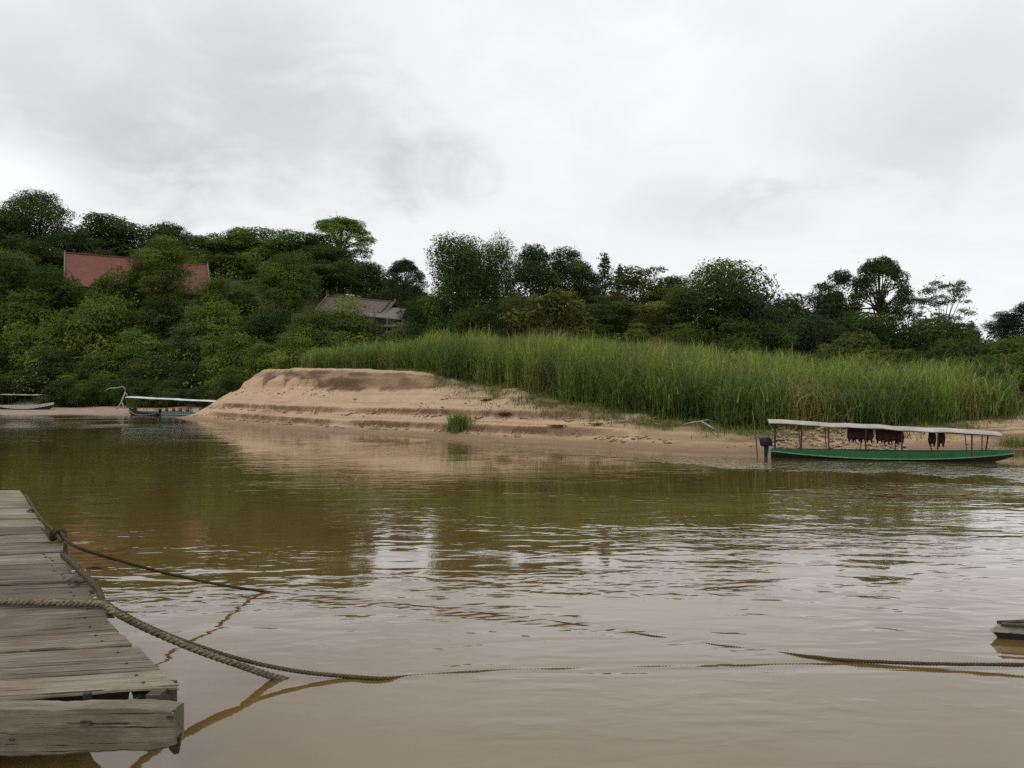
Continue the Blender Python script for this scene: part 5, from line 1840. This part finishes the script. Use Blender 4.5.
up = Vector((0, 0, 1))
RA = 0.034
laid_rope('mooring_rope', [deck(-120, 603) + up * .034, deck(-40, 604) + up * .034, deck(30, 605.5) + up * .036, deck(80, 606.5) + up * .036, deck(104, 608) + up * .040, deck(116, 614) + up * .02,
                           at(150, 629, 7.30), at(200, 650, 7.38), at(240, 664, 7.44), wat(272, 675, .035), wat(300, 681, -.06), wat(330, 684, -.2)], RA, M['rope'], 'thick pale twisted rope lying across the jetty and dropping into the river')
laid_rope('mooring_rope', [deck(88, 605.5) + up * .03, deck(104, 606) + up * .055, deck(116, 611.5) + up * .03, at(150, 626, 7.36), at(200, 645.5, 7.46), at(250, 660.5, 7.56), at(300, 670.5, 7.62), at(345, 675, 7.66), wat(382, 677.5, .012)] + [wat(px, float(np.interp(px, [400, 480, 640, 820, 1100], [676.5, 671, 667, 664, 668])), -0.017 + 0.005 * math.sin(px * .07) + .004 * math.sin(px * .19)) for px in range(410, 1120, 30)],
          0.022, M['wet_rope'], 'thinner wet rope running beside the thick one and on along the water surface', 0.11, 0.022)
mid_pts = []
for k, px in enumerate(range(300, 800, 25)):
    py = np.interp(px, [285, 420, 560, 700, 800], [594, 606, 622, 643, 655])
    mid_pts.append(wat(px, float(py), -0.015 + 0.005 * math.sin(k * 1.9) + 0.005 * math.sin(k * 4.1)))
laid_rope('mooring_rope', [deck(58, 541) + up * .06, deck(62, 542) + up * .11, at(75, 545.5, 8.75), at(120, 560, 9.2), at(170, 573.5, 9.8), at(220, 584, 10.3), wat(262, 590.5, .02)] + mid_pts +
          [wat(810, 655.8, .008), wat(850, 659.5, .018), wat(920, 662.5, .03), wat(990, 663.5, .05), wat(1060, 662, .09), wat(1200, 652, .25)],
          0.021, M['dark_rope'], 'thin dark rope from the jetty edge post trailing through the river to the right edge', 0.10, 0.03)
# old line tied along the jetty's edge, with a knot at the post
laid_rope('edge_rope', [deck(26, 497) + up * .03, deck(31, 506) + up * .05, deck(38, 518) + up * .06, deck(46, 529) + up * .07, deck(56, 540) + up * .10, deck(62, 546) + up * .05],
          0.02, M['wet_rope'], 'old frayed line along the far part of the jetty edge', 0.10, 0.022)
laid_rope('edge_rope', [deck(64, 557) + up * .03, deck(72, 566) + up * .05, deck(82, 577) + up * .06, deck(92, 586) + up * .05, deck(99, 592) + up * .03, deck(103, 600) + up * .01],
          0.032, M['wet_rope'], 'thick dark line hugging the middle of the jetty edge', 0.12, 0.024)
k0 = deck(59, 541) + up * .08
for_knot = []
for k in range(60):
    a = k / 60 * 2 * math.pi * 2
    for_knot.append(k0 + Vector((0.075 * math.sin(a) * (1 + .3 * math.sin(a * .5)), 0.06 * math.cos(a * 1.5), 0.06 * math.sin(a * 2 + .6))))
laid_rope('knot', for_knot, 0.022, M['dark_rope'], 'lump of knotted dark rope on the jetty edge where the thin rope leaves', 0.10, 0.022)
# rags and splinters stuck at the edge
for px, py, s_, lb in ((81, 584, .16, 'dark rag of debris caught under the line on the jetty edge'), (36, 513, .10, 'small dark debris on the far jetty edge')):
    q = deck(px, py) + up * .02
    mb_ = MB()
    r_ = np.random.default_rng(int(px))
    for k in range(7):
        a = r_.uniform(0, 6.28)
        l = r_.uniform(.5, 1.2) * s_
        mb_.tube([(0, 0, 0), (math.cos(a) * l * .6, math.sin(a) * l * .3, .03), (math.cos(a) * l, math.sin(a) * l * .5, r_.uniform(-.01, .03))], [.018, .014, .004], 5)
    tag(mb_.build('debris', M['rotten'], None, q), lb, 'debris')

# bow of another boat entering at the right edge
c0 = wat(989, 637, 0.0)
rb = empty('wooden_boat', (c0.x, c0.y, 0), math.radians(-4))
M['hull_pale'] = wood_mat('hull_pale', (0.30, 0.275, 0.23), (0.18, 0.16, 0.13), None, (1.0, 18, 18), 0.004)
sec = []
for f in np.linspace(0, 1, 12):
    x = f * 3.6
    w = 0.03 + 0.46 * min(1, f * 1.3) ** 0.9
    zg = 0.085 + 0.02 * (1 - f)
    xt = x + 0.10 * (1 - f)
    sec.append((x, xt, w, zg))
hb = MB()
hb.loft([[(xt, w + .0, zg + .05), (x, w * .96, 0.075), (x, -w * .96, 0.075), (xt, -w, zg + .05)] for x, xt, w, zg in sec])
hb.build('hull', M['hull_pale'], rb)
hb = MB()
hb.loft([[(x + .02, w * .93, 0.074), (x + .22, w * .6, -0.14), (x + .22, -w * .6, -0.14), (x + .02, -w * .93, 0.074)] for x, xt, w, zg in sec])
hb.build('hull_bottom', M['tar'], rb)  # black underside stands in for the shade and dark reflection below the bow
for s in (-1, 1):
    MB().tube([(xt + .0, s * w, zg + .062) for x, xt, w, zg in sec], 0.026, 6).build('gunwale', M['rotten'], rb)
MB().box((1.6, 0, .165), (.5, .86, .03)).build('thwart', M['hull_pale'], rb)
tag(rb, 'pale wooden boat bow poking into view at the right edge', 'boat')
# floating twig near the jetty
tw = wat(95, 568)
o_ = MB().tube([(-.12, 0, 0.0), (0, .02, .02), (.14, -.02, .015)], [.012, .022, .01], 6).tube([(0, .02, .02), (.05, .10, .04)], [.012, .004], 5).build('floating_twig', M['rotten'], None, tw)
tag(o_, 'small dark twig floating beside the jetty edge', 'twig')
